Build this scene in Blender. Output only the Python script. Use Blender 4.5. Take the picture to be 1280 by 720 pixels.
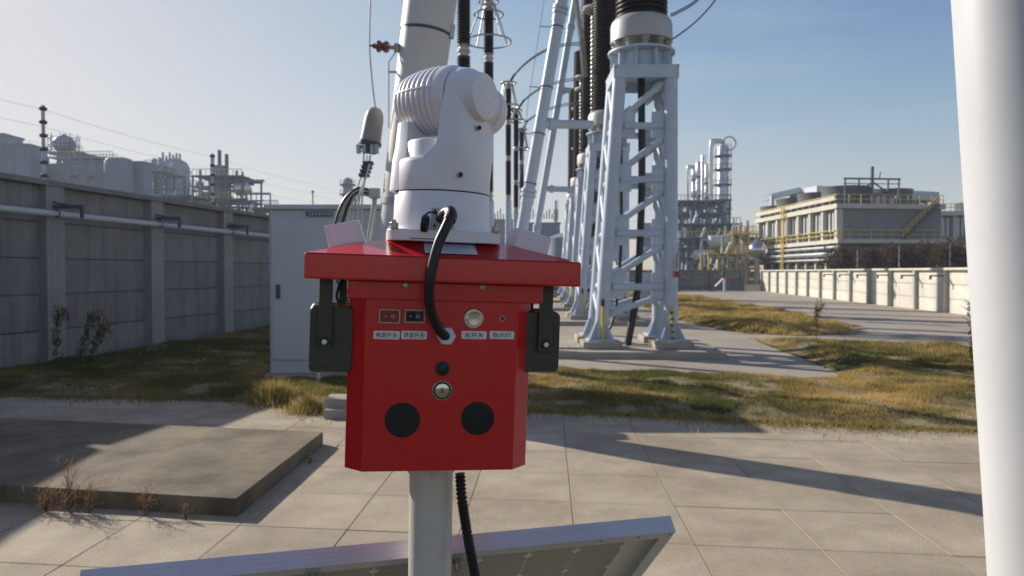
import bpy, math, random
import numpy as np
from mathutils import Vector, Matrix
R = math.radians
random.seed(7); rng = np.random.default_rng(7)
for o in list(bpy.data.objects): bpy.data.objects.remove(o)
S = bpy.context.scene
COL = S.collection

# ------------------------------------------------------------- camera
FPX, EYE = 924.0, 1.6
PITCH = math.atan(20/FPX)
cd = bpy.data.cameras.new('camera'); cam = bpy.data.objects.new('camera', cd); COL.objects.link(cam)
cam.location = (0, 0, EYE); cam.rotation_euler = (R(90)-PITCH, 0, 0)
cd.sensor_width = 36; cd.lens = FPX/1280*36; cd.clip_start = 0.05; cd.clip_end = 3000
cd.dof.use_dof = True; cd.dof.focus_distance = 1.2; cd.dof.aperture_fstop = 9.5
S.camera = cam
# ------------------------------------------------------------- sky and sun
SUN_EL, SUN_AZ = R(26), R(-52)          # azimuth from +Y towards +X
w = bpy.data.worlds.new('World'); S.world = w; w.use_nodes = True
wn = w.node_tree; wn.nodes.clear()
sky = wn.nodes.new('ShaderNodeTexSky'); sky.sky_type = 'NISHITA'; sky.sun_disc = False
sky.sun_elevation = SUN_EL; sky.sun_rotation = SUN_AZ; sky.air_density = 1.0; sky.dust_density = .55; sky.ozone_density = 1.6
bg = wn.nodes.new('ShaderNodeBackground'); bg.inputs[1].default_value = 0.10
wo = wn.nodes.new('ShaderNodeOutputWorld')
tint = wn.nodes.new('ShaderNodeMixRGB'); tint.blend_type = 'MULTIPLY'; tint.inputs[0].default_value = 1; tint.inputs[2].default_value = (1.05, .93, .95, 1)
wtc = wn.nodes.new('ShaderNodeTexCoord'); wmp = wn.nodes.new('ShaderNodeMapping'); wmp.inputs['Scale'].default_value = (1.5, 1.5, 9); wmp.inputs['Rotation'].default_value = (.12, .1, 0)
wnz = wn.nodes.new('ShaderNodeTexNoise'); wnz.inputs['Scale'].default_value = 1.6; wnz.inputs['Detail'].default_value = 9; wnz.inputs['Roughness'].default_value = .55
wrp = wn.nodes.new('ShaderNodeMapRange'); wrp.inputs[1].default_value = .48; wrp.inputs[2].default_value = .75; wrp.inputs[3].default_value = .03; wrp.inputs[4].default_value = .17
cir = wn.nodes.new('ShaderNodeMixRGB'); cir.inputs[2].default_value = (5.2, 5.6, 6.1, 1)      # thin high cirrus
wn.links.new(wtc.outputs['Generated'], wmp.inputs[0]); wn.links.new(wmp.outputs[0], wnz.inputs['Vector']); wn.links.new(wnz.outputs['Fac'], wrp.inputs[0]); wn.links.new(wrp.outputs[0], cir.inputs[0])
wn.links.new(sky.outputs[0], tint.inputs[1]); wn.links.new(tint.outputs[0], cir.inputs[1]); 
def vscale(src, f):
    v = wn.nodes.new('ShaderNodeVectorMath'); v.operation = 'SCALE'; v.inputs['Scale'].default_value = f; wn.links.new(src, v.inputs[0]); return v.outputs[0]
crv = wn.nodes.new('ShaderNodeRGBCurve'); cc = crv.mapping.curves[3]          # soft shoulder: an even, milky glow instead of a hard hot spot
cc.points[0].location = (0, 0); cc.points[1].location = (1, .66)
for x_, y_ in ((.20, .185), (.38, .43), (.6, .57)): cc.points.new(x_, y_)
crv.mapping.update(); wn.links.new(vscale(cir.outputs[0], .1), crv.inputs['Color']); wn.links.new(vscale(crv.outputs[0], 10), bg.inputs[0]); wn.links.new(bg.outputs[0], wo.inputs[0])
sl = bpy.data.lights.new('sun', 'SUN'); sl.energy = 5.0; sl.angle = R(0.55); sl.color = (1, .93, .82)
so = bpy.data.objects.new('sun', sl); COL.objects.link(so)
sd = Vector((math.sin(SUN_AZ)*math.cos(SUN_EL), math.cos(SUN_AZ)*math.cos(SUN_EL), math.sin(SUN_EL)))
so.rotation_euler = sd.to_track_quat('Z', 'Y').to_euler(); so.location = (-20, 20, 30)
S.view_settings.view_transform = 'Standard'; S.view_settings.look = 'None'
S.view_settings.exposure = 0.2; S.view_settings.gamma = 1

# ------------------------------------------------------------- helpers
def ray(px, py):
    d = Vector(((px-640)/FPX, 1.0, -(py-360)/FPX))
    c, s = math.cos(PITCH), math.sin(PITCH)
    return Vector((d.x, d.y*c + d.z*s, d.z*c - d.y*s))
def at(px, py, Y):
    d = ray(px, py); k = Y/d.y
    return Vector((d.x*k, Y, EYE+d.z*k))
def gnd(px, py, z=0.0):
    d = ray(px, py); k = (z-EYE)/d.z
    return Vector((d.x*k, d.y*k, z))
def mat(name, col, rough=.6, metal=0, var=.15, scale=6, bump=0, bscale=60, coat=0, col2=None, spec=None, rnd=0, streak=0, dust=0):
    m = bpy.data.materials.new(name); m.use_nodes = True; nt = m.node_tree; b = nt.nodes['Principled BSDF']
    b.inputs['Roughness'].default_value = rough; b.inputs['Metallic'].default_value = metal
    if coat: b.inputs['Coat Weight'].default_value = coat; b.inputs['Coat Roughness'].default_value = .08
    if spec is not None: b.inputs['Specular IOR Level'].default_value = spec
    tc = nt.nodes.new('ShaderNodeTexCoord')
    n = nt.nodes.new('ShaderNodeTexNoise'); n.inputs['Scale'].default_value = scale; n.inputs['Detail'].default_value = 8; n.inputs['Roughness'].default_value = .62
    nt.links.new(tc.outputs['Object'], n.inputs['Vector'])
    rp = nt.nodes.new('ShaderNodeValToRGB')
    c2 = col2 or tuple(min(1, c*(1+var)) for c in col)
    rp.color_ramp.elements[0].color = (*[c*(1-var) for c in col], 1); rp.color_ramp.elements[1].color = (*c2, 1)
    rp.color_ramp.elements[0].position = .3; rp.color_ramp.elements[1].position = .7
    nt.links.new(n.outputs['Fac'], rp.inputs[0])
    out = rp.outputs[0]
    def over(src, vec_scale, sc, lo, hi, c, amt):
        mp = nt.nodes.new('ShaderNodeMapping'); mp.inputs['Scale'].default_value = vec_scale
        nn = nt.nodes.new('ShaderNodeTexNoise'); nn.inputs['Scale'].default_value = sc; nn.inputs['Detail'].default_value = 7; nn.inputs['Roughness'].default_value = .7
        mrr = nt.nodes.new('ShaderNodeMapRange'); mrr.inputs[1].default_value = lo; mrr.inputs[2].default_value = hi; mrr.inputs[4].default_value = amt
        mxx = nt.nodes.new('ShaderNodeMixRGB'); mxx.inputs[2].default_value = (*c, 1)
        gg = nt.nodes.new('ShaderNodeNewGeometry') if streak else tc
        nt.links.new(gg.outputs['Position' if streak else 'Object'], mp.inputs[0]); nt.links.new(mp.outputs[0], nn.inputs['Vector']); nt.links.new(nn.outputs['Fac'], mrr.inputs[0]); nt.links.new(mrr.outputs[0], mxx.inputs[0]); nt.links.new(src, mxx.inputs[1])
        return mxx.outputs[0]
    if streak:
        out = over(out, (5, 5, .35), 1.0, .48, .72, [c*.45 for c in col], streak); out = over(out, (3.1, 3.1, .5), 1.7, .55, .8, [min(1, c*1.5) for c in col], streak*.6)
    if dust: out = over(out, (1, 1, .45), 9, .5, .85, (.42, .36, .30), dust); out = over(out, (1, 1, 1), 260, .66, .72, (.5, .45, .4), dust*1.2)
    if rnd:
        oi = nt.nodes.new('ShaderNodeObjectInfo'); hs = nt.nodes.new('ShaderNodeHueSaturation')
        mr = nt.nodes.new('ShaderNodeMapRange'); mr.inputs[3].default_value = 1-rnd; mr.inputs[4].default_value = 1+rnd
        nt.links.new(oi.outputs['Random'], mr.inputs[0]); nt.links.new(mr.outputs[0], hs.inputs['Value'])
        nt.links.new(out, hs.inputs['Color']); out = hs.outputs[0]
    nt.links.new(out, b.inputs['Base Color'])
    if bump:
        n2 = nt.nodes.new('ShaderNodeTexNoise'); n2.inputs['Scale'].default_value = bscale; n2.inputs['Detail'].default_value = 6
        nt.links.new(tc.outputs['Object'], n2.inputs['Vector'])
        bp = nt.nodes.new('ShaderNodeBump'); bp.inputs['Strength'].default_value = bump; bp.inputs['Distance'].default_value = .01
        nt.links.new(n2.outputs['Fac'], bp.inputs['Height']); nt.links.new(bp.outputs[0], b.inputs['Normal'])
    return m

class MB:
    def __init__(s): s.v = []; s.f = []
    def add(s, vs, fs):
        k = len(s.v); s.v += [tuple(p) for p in vs]; s.f += [tuple(i+k for i in f) for f in fs]; return s
    def poly(s, pts): return s.add(pts, [tuple(range(len(pts)))])
    def box(s, x0, x1, y0, y1, z0, z1, M=None):
        vs = [Vector((x, y, z)) for z in (z0, z1) for x, y in ((x0, y0), (x1, y0), (x1, y1), (x0, y1))]
        if M is not None: vs = [M @ v for v in vs]
        return s.add(vs, [(3, 2, 1, 0), (4, 5, 6, 7), (0, 1, 5, 4), (1, 2, 6, 5), (2, 3, 7, 6), (3, 0, 4, 7)])
    def prism(s, outline, z0, z1, M=None):
        n = len(outline)
        vs = [Vector((x, y, z0)) for x, y in outline]+[Vector((x, y, z1)) for x, y in outline]
        if M is not None: vs = [M @ v for v in vs]
        return s.add(vs, [tuple(range(n))[::-1], tuple(range(n, 2*n))]+[(i, (i+1) % n, n+(i+1) % n, n+i) for i in range(n)])
    def bar(s, p0, p1, a, b=None, up=(0, 0, 1)):
        p0, p1 = Vector(p0), Vector(p1); b = b or a; d = (p1-p0).normalized(); u = Vector(up)
        if abs(d.dot(u)) > .98: u = Vector((0, 1, 0))
        x = d.cross(u).normalized(); y = x.cross(d)
        vs = [p+x*a/2*i+y*b/2*j for p in (p0, p1) for i, j in ((-1, -1), (1, -1), (1, 1), (-1, 1))]
        return s.add(vs, [(3, 2, 1, 0), (4, 5, 6, 7), (0, 1, 5, 4), (1, 2, 6, 5), (2, 3, 7, 6), (3, 0, 4, 7)])
    def rings(s, rs, close=True, caps=True):
        n = len(rs[0]); vs = [p for r in rs for p in r]; fs = []
        for k in range(len(rs)-1):
            for i in range(n):
                j = (i+1) % n
                fs.append((k*n+i, k*n+j, (k+1)*n+j, (k+1)*n+i))
        if caps: fs += [tuple(range(n))[::-1], tuple(range((len(rs)-1)*n, len(rs)*n))]
        return s.add(vs, fs)
    def tube(s, pts, r, n=10, caps=True):
        pts = [Vector(p) for p in pts]; rr = r if isinstance(r, (list, tuple)) else [r]*len(pts)
        d0 = (pts[1]-pts[0]).normalized(); u = Vector((0, 0, 1)) if abs(d0.z) < .9 else Vector((0, 1, 0))
        x = d0.cross(u).normalized(); rs = []
        for i, p in enumerate(pts):
            d = (pts[min(i+1, len(pts)-1)]-pts[max(i-1, 0)]).normalized()
            x = (x-d*x.dot(d)).normalized(); y = d.cross(x)
            rs.append([p+(x*math.cos(2*math.pi*k/n)+y*math.sin(2*math.pi*k/n))*rr[i] for k in range(n)])
        return s.rings(rs, caps=caps)
    def lathe(s, prof, o=(0, 0, 0), ax=(0, 0, 1), n=32):
        o = Vector(o); d = Vector(ax).normalized(); u = Vector((0, 0, 1)) if abs(d.z) < .9 else Vector((0, 1, 0))
        x = d.cross(u).normalized(); y = d.cross(x)
        return s.rings([[o+d*t+(x*math.cos(-2*math.pi*k/n)+y*math.sin(-2*math.pi*k/n))*max(r, 1e-4) for k in range(n)] for t, r in prof][::1])
    def torus(s, c, ax, R0, r, n=32, m=8):
        c = Vector(c); d = Vector(ax).normalized(); u = Vector((0, 0, 1)) if abs(d.z) < .9 else Vector((0, 1, 0))
        x = d.cross(u).normalized(); y = d.cross(x); vs = []; fs = []
        for i in range(n):
            a = 2*math.pi*i/n; e = x*math.cos(a)+y*math.sin(a)
            for j in range(m):
                b = 2*math.pi*j/m; vs.append(c+e*(R0+r*math.cos(b))+d*r*math.sin(b))
        for i in range(n):
            for j in range(m): fs.append((i*m+j, ((i+1) % n)*m+j, ((i+1) % n)*m+(j+1) % m, i*m+(j+1) % m))
        return s.add(vs, fs)
    def mesh(s, name, m, smooth=35):
        me = bpy.data.meshes.new(name); me.from_pydata(s.v, [], s.f); me.materials.append(m)
        import bmesh
        b = bmesh.new(); b.from_mesh(me); bmesh.ops.recalc_face_normals(b, faces=b.faces); b.to_mesh(me); b.free()
        if smooth:
            me.polygons.foreach_set('use_smooth', [True]*len(me.polygons)); me.set_sharp_from_angle(angle=R(smooth))
        return me
    def build(s, name, m, parent=None, world=True, smooth=35, bevel=0):
        me = s.mesh(name, m, smooth)
        o = bpy.data.objects.new(name, me); COL.objects.link(o)
        if parent is not None:
            o.parent = parent
            if world: me.transform(gm(parent).inverted())
        if bevel:
            b = o.modifiers.new('bevel', 'BEVEL'); b.width = bevel; b.segments = 3; b.limit_method = 'ANGLE'; b.angle_limit = R(40); b.harden_normals = True
        return o
def gm(o):
    M = o.matrix_basis.copy()
    while o.parent: o = o.parent; M = o.matrix_basis @ M
    return M
def tag(o, label=None, cat=None, group=None, kind=None):
    if label: o['label'] = label
    if cat: o['category'] = cat
    if group: o['group'] = group
    if kind: o['kind'] = kind
    return o
def empty(name, loc=(0, 0, 0), M=None, **k):
    o = bpy.data.objects.new(name, None); COL.objects.link(o); o.empty_display_size = .1
    if M is not None: o.matrix_basis = M
    else: o.location = loc
    return tag(o, **k)
def copy_tree(o, parent=None):
    c = o.copy(); COL.objects.link(c); c.parent = parent
    for ch in list(o.children): copy_tree(ch, c)
    return c
def piece(name, me, parent, loc=(0, 0, 0), rot=(0, 0, 0), sc=(1, 1, 1)):
    o = bpy.data.objects.new(name, me); COL.objects.link(o); o.parent = parent; o.location = loc; o.rotation_euler = rot; o.scale = sc
    return o
def vnoise(x, y, sc, seed=0):
    x = np.asarray(x)*sc; y = np.asarray(y)*sc; xi = np.floor(x).astype(int); yi = np.floor(y).astype(int); fx = x-xi; fy = y-yi
    def h(a, b):
        t = np.sin(a*127.1+b*311.7+seed*74.7)*43758.5453; return t-np.floor(t)
    fx = fx*fx*(3-2*fx); fy = fy*fy*(3-2*fy)
    return (h(xi, yi)*(1-fx)+h(xi+1, yi)*fx)*(1-fy)+(h(xi, yi+1)*(1-fx)+h(xi+1, yi+1)*fx)*fy
def inpoly(x, y, P):
    r = np.zeros(len(x), bool); n = len(P)
    for i in range(n):
        x0, y0 = P[i]; x1, y1 = P[(i+1) % n]
        if y0 == y1: continue
        c = ((y0 > y) != (y1 > y)) & (x < (x1-x0)*(y-y0)/(y1-y0)+x0)
        r ^= c
    return r

# ------------------------------------------------------------- materials
M = {}
M['soil'] = mat('soil', (.10, .085, .05), .95, var=.35, scale=3, bump=.6, bscale=40)
M['slab'] = mat('concrete paving', (.45, .385, .295), .85, var=.10, scale=2.2, bump=.35, bscale=90, rnd=.07)
M['joint'] = mat('sandy joint', (.28, .24, .17), .95, var=.45, scale=5, bump=.3)
M['platform'] = mat('weathered concrete', (.165, .128, .08), .9, var=.5, col2=(.27, .215, .14), scale=1.9, bump=.5, bscale=50)
M['concrete'] = mat('concrete', (.38, .34, .275), .88, var=.18, scale=2, bump=.3, bscale=50)
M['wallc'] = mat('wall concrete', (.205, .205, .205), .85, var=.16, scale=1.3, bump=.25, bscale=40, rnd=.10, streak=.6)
M['wallpostc'] = mat('wall post concrete', (.26, .26, .26), .85, var=.12, scale=1.3, bump=.25, bscale=40, rnd=.05, streak=.4)
M['thatch'] = mat('dry thatch', (.16, .135, .065), .95, var=.35, scale=1.6, bump=.8, bscale=30, col2=(.40, .32, .17))
M['bgl'] = mat('shaded far plant cladding', (.20, .245, .32), .6, var=.12, scale=.3)  # pale cladding; shade of the backlit far buildings put into a darker blue
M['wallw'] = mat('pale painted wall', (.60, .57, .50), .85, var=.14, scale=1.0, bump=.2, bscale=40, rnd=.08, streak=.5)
M['wallpost'] = mat('wall post grey green', (.42, .43, .39), .85, var=.15, scale=2)
M['road'] = mat('old road', (.36, .31, .245), .9, var=.2, scale=.5, bump=.2, bscale=20)
M['galv'] = mat('pale grey steel paint', (.50, .57, .66), .45, var=.08, scale=3)
M['galv2'] = mat('galvanised steel', (.42, .43, .43), .4, .55, var=.15, scale=8)
M['cabinet'] = mat('cabinet grey', (.46, .50, .53), .5, var=.04, scale=2)
M['column'] = mat('column paint', (.62, .60, .56), .45, var=.07, scale=1.5)
M['polewhite'] = mat('near white pole paint', (.60, .61, .63), .45, var=.05, scale=2, bump=.05, bscale=14, dust=.05)
M['black'] = mat('black insulator glaze', (.013, .008, .009), .36, var=.3, scale=5)
M['rubber'] = mat('black rubber', (.016, .016, .018), .42, var=.2, scale=20)
M['capgrey'] = mat('cast grey cap', (.46, .44, .41), .45, .1, var=.1, scale=3)
M['bellgrey'] = mat('weathered grey casting', (.30, .29, .27), .5, var=.15, scale=5)
M['dark'] = mat('dark steel', (.07, .08, .10), .5, .2, var=.2, scale=4)
M['red'] = mat('red powder coat', (.62, .006, .010), .30, var=.05, scale=5, coat=.45, bump=.02, bscale=500, dust=.07)
M['white'] = mat('white camera paint', (.80, .79, .81), .38, var=.02, scale=6, bump=.02, bscale=600, dust=.06)
M['olive'] = mat('olive black casting', (.045, .050, .034), .45, var=.15, scale=20, bump=.05, bscale=400)
M['chrome'] = mat('chrome', (.62, .61, .60), .18, 1, var=.06, scale=40)
M['bolt'] = mat('bolt steel', (.42, .39, .33), .32, .9, var=.25, scale=90)
M['pole'] = mat('ivory pole paint', (.62, .59, .52), .35, var=.05, scale=8, bump=.04, bscale=120)
M['label'] = mat('label white', (.80, .77, .76), .5, var=.04, scale=30)
M['ink'] = mat('ink', (.012, .012, .014), .7, var=0)
M['sticker'] = mat('silver sticker', (.62, .66, .70), .15, .3, var=.04, scale=30)
M['nylon'] = mat('white nylon', (.68, .70, .78), .4, var=.03)
M['redplastic'] = mat('red rocker plastic', (.28, .02, .02), .3, var=.1, scale=40)
M['alu'] = mat('anodised aluminium', (.66, .67, .72), .34, .35, var=.06, scale=12)
M['cell'] = mat('solar cell back', (.45, .42, .36), .55, var=.03, scale=5)
M['cellgap'] = mat('solar backsheet gap', (.88, .84, .76), .6, var=.03)
M['yellow'] = mat('yellow paint', (.66, .46, .07), .5, var=.1, scale=10)
M['green'] = mat('green paint', (.02, .16, .06), .5, var=.1, scale=10)
M['blue'] = mat('navy sign', (.03, .07, .20), .5, var=.1, scale=10)
M['silver'] = mat('silver cladding', (.66, .67, .68), .3, .7, var=.12, scale=1.2)
M['bluesteel'] = mat('blue grey steelwork', (.07, .11, .17), .55, var=.25, scale=.8)
M['bgw'] = mat('pale cladding', (.58, .62, .67), .6, var=.08, scale=.3)
M['bgg'] = mat('grey cladding', (.26, .31, .38), .6, var=.12, scale=.3)
M['fan'] = mat('fan stack grey', (.10, .105, .115), .7, var=.15, scale=1)
M['bconc'] = mat('building concrete', (.24, .245, .25), .85, var=.12, scale=.5)
M['bcream'] = mat('cream concrete', (.60, .57, .48), .8, var=.1, scale=.5)
M['glass'] = mat('dark glass', (.05, .06, .08), .2, var=.2, scale=1)
M['brown'] = mat('brown porcelain', (.16, .06, .05), .3, var=.2, scale=30)
M['wood'] = mat('twig', (.13, .085, .05), .9, var=.3)

def foliage(name, cols, rough=.8):
    m = bpy.data.materials.new(name); m.use_nodes = True; nt = m.node_tree; b = nt.nodes['Principled BSDF']
    b.inputs['Roughness'].default_value = rough; b.inputs['Specular IOR Level'].default_value = .2
    at_ = nt.nodes.new('ShaderNodeAttribute'); at_.attribute_name = 'tint'
    rp = nt.nodes.new('ShaderNodeValToRGB'); el = rp.color_ramp.elements
    el[0].color = (*cols[0], 1); el[1].color = (*cols[-1], 1)
    for i, c in enumerate(cols[1:-1]): e = el.new((i+1)/(len(cols)-1)); e.color = (*c, 1)
    nt.links.new(at_.outputs['Fac'], rp.inputs[0]); nt.links.new(rp.outputs[0], b.inputs['Base Color'])
    tr = nt.nodes.new('ShaderNodeBsdfTranslucent'); nt.links.new(rp.outputs[0], tr.inputs[0])
    mx = nt.nodes.new('ShaderNodeMixShader'); mx.inputs[0].default_value = .48
    out = nt.nodes['Material Output']
    nt.links.new(b.outputs[0], mx.inputs[1]); nt.links.new(tr.outputs[0], mx.inputs[2]); nt.links.new(mx.outputs[0], out.inputs[0])
    return m
M['grass'] = foliage('grass blades', [(.13, .14, .045), (.27, .22, .08), (.48, .35, .12), (.68, .50, .22)])
M['dry'] = foliage('dry weed', [(.15, .07, .035), (.24, .13, .07), (.34, .26, .16)])
M['weed'] = foliage('weed leaves', [(.05, .07, .02), (.10, .10, .04), (.22, .14, .07)])
M['shrub'] = foliage('russet shrub leaves', [(.05, .03, .022), (.10, .055, .035), (.15, .085, .05)])

def blades(name, P, H, W, tint, m, lean=.45, parent=None):
    n = len(P); a = rng.uniform(0, 2*np.pi, n); l = rng.uniform(0, lean, n)*H; b = rng.uniform(0, 2*np.pi, n)
    wv = np.stack([np.cos(a)*W, np.sin(a)*W, np.zeros(n)], 1)*.5
    tip = P+np.stack([np.cos(b)*l, np.sin(b)*l, H], 1)
    V = np.empty((n*3, 3)); V[0::3] = P-wv; V[1::3] = P+wv; V[2::3] = tip
    me = bpy.data.meshes.new(name); me.vertices.add(n*3); me.vertices.foreach_set('co', V.ravel())
    me.loops.add(n*3); me.loops.foreach_set('vertex_index', np.arange(n*3)); me.polygons.add(n)
    me.polygons.foreach_set('loop_start', np.arange(n)*3); me.polygons.foreach_set('loop_total', np.full(n, 3))
    at_ = me.attributes.new('tint', 'FLOAT', 'POINT'); at_.data.foreach_set('value', np.repeat(np.clip(tint, 0, 1), 3))
    me.materials.append(m); me.update(); me.validate()
    o = bpy.data.objects.new(name, me); COL.objects.link(o)
    if parent is not None: o.parent = parent; me.transform(gm(parent).inverted())
    return o

# ============================================================= THE GROUND
g = MB(); g.poly([(-900, -60, -.06), (900, -60, -.06), (900, 1500, -.06), (-900, 1500, -.06)])
tag(g.build('ground', M['soil']), kind='structure')
# pavement of concrete slabs in the foreground
U, V2 = Vector((1, -.12, 0)), Vector((.049, 1, 0)); O = Vector((.377, 4.386, 0)); DU, DV = .70, .72
i0, i1, j0, j1 = -11, 9, -3, 7
q = lambda i, j, z: O+U*DU*i+V2*DV*j+Vector((0, 0, z))
pav = MB(); pav.poly([q(i0, j0, -.03), q(i1, j0, -.03), q(i1, j1, -.03), q(i0, j1, -.03)])
pav = tag(pav.build('pavement', M['joint']), kind='structure')
gp = .0022
sm = MB(); c = [U*gp+V2*gp, U*(DU-gp)+V2*gp, U*(DU-gp)+V2*(DV-gp), U*gp+V2*(DV-gp)]
e = [U*(gp+.0022)+V2*(gp+.0022), U*(DU-gp-.0022)+V2*(gp+.0022), U*(DU-gp-.0022)+V2*(DV-gp-.0022), U*(gp+.0022)+V2*(DV-gp-.0022)]
ctr = (U*DU+V2*DV)/2
sm.add([p-ctr+Vector((0, 0, -.04)) for p in c]+[p-ctr+Vector((0, 0, -.0016)) for p in c]+[p-ctr for p in e],
       [(0, 1, 5, 4), (1, 2, 6, 5), (2, 3, 7, 6), (3, 0, 4, 7), (4, 5, 9, 8), (5, 6, 10, 9), (6, 7, 11, 10), (7, 4, 8, 11), (8, 9, 10, 11)])
sme = sm.mesh('paving_slab', M['slab'], 0)
def slabmat():   # dust and stains laid over the joints, in world space
    nt = M['slab'].node_tree; b = nt.nodes['Principled BSDF']; src = b.inputs['Base Color'].links[0].from_socket
    gmn = nt.nodes.new('ShaderNodeNewGeometry'); n = nt.nodes.new('ShaderNodeTexNoise'); n.inputs['Scale'].default_value = 1.1; n.inputs['Detail'].default_value = 9; n.inputs['Roughness'].default_value = .65
    nt.links.new(gmn.outputs['Position'], n.inputs['Vector'])
    rp = nt.nodes.new('ShaderNodeValToRGB'); rp.color_ramp.elements[0].position = .38; rp.color_ramp.elements[1].position = .66
    rp.color_ramp.elements[0].color = (.76, .71, .64, 1); rp.color_ramp.elements[1].color = (1.10, 1.08, 1.03, 1)
    mx = nt.nodes.new('ShaderNodeMixRGB'); mx.blend_type = 'MULTIPLY'; mx.inputs[0].default_value = 1
    nt.links.new(n.outputs['Fac'], rp.inputs[0]); nt.links.new(src, mx.inputs[1]); nt.links.new(rp.outputs[0], mx.inputs[2])
    n3 = nt.nodes.new('ShaderNodeTexNoise'); n3.inputs['Scale'].default_value = 85; n3.inputs['Detail'].default_value = 3
    nt.links.new(gmn.outputs['Position'], n3.inputs['Vector'])
    rp3 = nt.nodes.new('ShaderNodeValToRGB'); rp3.color_ramp.elements[0].position = .35; rp3.color_ramp.elements[1].position = .65
    rp3.color_ramp.elements[0].color = (.84, .84, .83, 1); rp3.color_ramp.elements[1].color = (1.12, 1.12, 1.12, 1)
    mx3 = nt.nodes.new('ShaderNodeMixRGB'); mx3.blend_type = 'MULTIPLY'; mx3.inputs[0].default_value = 1
    nt.links.new(n3.outputs['Fac'], rp3.inputs[0]); nt.links.new(mx.outputs[0], mx3.inputs[1]); nt.links.new(rp3.outputs[0], mx3.inputs[2])
    # sand gathered along the slab edges
    tc = nt.nodes.new('ShaderNodeTexCoord'); sx = nt.nodes.new('ShaderNodeSeparateXYZ'); nt.links.new(tc.outputs['Object'], sx.inputs[0])
    def M_(op, a, b_=None):
        n_ = nt.nodes.new('ShaderNodeMath'); n_.operation = op
        for i, v in enumerate((a, b_)):
            if v is None: continue
            if hasattr(v, 'links'): nt.links.new(v, n_.inputs[i])
            else: n_.inputs[i].default_value = v
        return n_.outputs[0]
    ed = M_('MAXIMUM', M_('ABSOLUTE', sx.outputs[0]), M_('MULTIPLY', M_('ABSOLUTE', sx.outputs[1]), .93))
    ed = M_('ADD', ed, M_('MULTIPLY', M_('SUBTRACT', n.outputs['Fac'], .5), .34))
    mr = nt.nodes.new('ShaderNodeMapRange'); mr.inputs[1].default_value = .30; mr.inputs[2].default_value = .37; mr.inputs[4].default_value = .5; nt.links.new(ed, mr.inputs[0])
    mx4 = nt.nodes.new('ShaderNodeMixRGB'); mx4.inputs[2].default_value = (.37, .305, .205, 1); nt.links.new(mr.outputs[0], mx4.inputs[0]); nt.links.new(mx3.outputs[0], mx4.inputs[1])
    # grey damp blotches
    n5 = nt.nodes.new('ShaderNodeTexNoise'); n5.inputs['Scale'].default_value = 3.3; n5.inputs['Detail'].default_value = 6; nt.links.new(gmn.outputs['Position'], n5.inputs['Vector'])
    mr5 = nt.nodes.new('ShaderNodeMapRange'); mr5.inputs[1].default_value = .56; mr5.inputs[2].default_value = .72; mr5.inputs[4].default_value = .30; nt.links.new(n5.outputs['Fac'], mr5.inputs[0])
    mx5 = nt.nodes.new('ShaderNodeMixRGB'); mx5.inputs[2].default_value = (.24, .215, .18, 1); nt.links.new(mr5.outputs[0], mx5.inputs[0]); nt.links.new(mx4.outputs[0], mx5.inputs[1])
    nt.links.new(mx5.outputs[0], b.inputs['Base Color'])
slabmat()
for j in range(j0, j1):
    for i in range(i0, i1):
        p = q(i+.5, j+.5, random.uniform(-.0015, .0015))
        piece('paving_slab', sme, pav, p, (random.uniform(-.0022, .0022), random.uniform(-.0022, .0022), 0))
# raised concrete platform at lower left
pl = [(-1.80, 4.80), (-1.75, 6.82), (-6.9, 7.80), (-6.9, 5.70)]
b = MB(); b.prism(pl, -.03, .12)
tag(b.build('concrete_platform', M['platform'], bevel=.008), 'low raised concrete platform, stained top, at lower left of paving', 'platform')
b = MB(); b.prism([(-1.79, 4.70), (-1.66, 4.74), (-1.60, 6.80), (-1.74, 6.83)], -.01, .006)
tag(b.build('platform_footing', M['slab']), kind='structure')
# substation concrete apron + kerb and raised pad
b = MB(); b.poly([(-2.2, 12.9, -.02), (.27, 12.5, -.02), (2.75, 11.6, -.02), (4.9, 10.95, -.02), (5.35, 12.2, -.02), (5.8, 18.5, -.02), (6.6, 50, -.02), (-2.2, 50, -.02)])
tag(b.build('apron', M['road']), kind='structure')
b = MB(); b.prism([(-2.0, 13.95), (3.95, 13.6), (4.15, 17.4), (-2.0, 17.6)], -.04, .11)
pad = tag(b.build('concrete_pad', M['concrete'], bevel=.01), kind='structure')
for k in range(4):
    y = 22.4+k*8.4
    b = MB(); b.prism([(-1.4, y), (4.6+.4*k, y-.3), (4.8+.4*k, y+3.4), (-1.4, y+3.4)], -.04, .11)
    tag(b.build('concrete_pad', M['concrete'], bevel=.01), kind='structure')
# trench covers on the pad left of the near tower
t = empty('trench_cover', (1.3, 14.6, .11), label='pale slatted trench covers set in the concrete pad left of the nearest tower', cat='trench cover')
cm = MB(); cm.box(-.055, .055, -.35, .35, .002, .035); cme = cm.mesh('cover_slat', M['concrete'])
for k in range(9): piece('cover_slat', cme, t, (-.5+k*.125, 0, 0))
# roads
b = MB(); b.poly([(6.6, -2, -.025), (9.0, 14.8, -.025), (5.6, 17.5, -.025), (5.6, 20.5, -.025), (9.5, 22.4, -.025), (10.6, 32, -.025), (11.1, 45, -.025), (11.1, 52, -.025), (2, 54, -.025), (2, 64.5, -.025), (22, 64.5, -.025), (13.6, -2, -.025)])
tag(b.build('road', M['road']), kind='structure')

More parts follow.
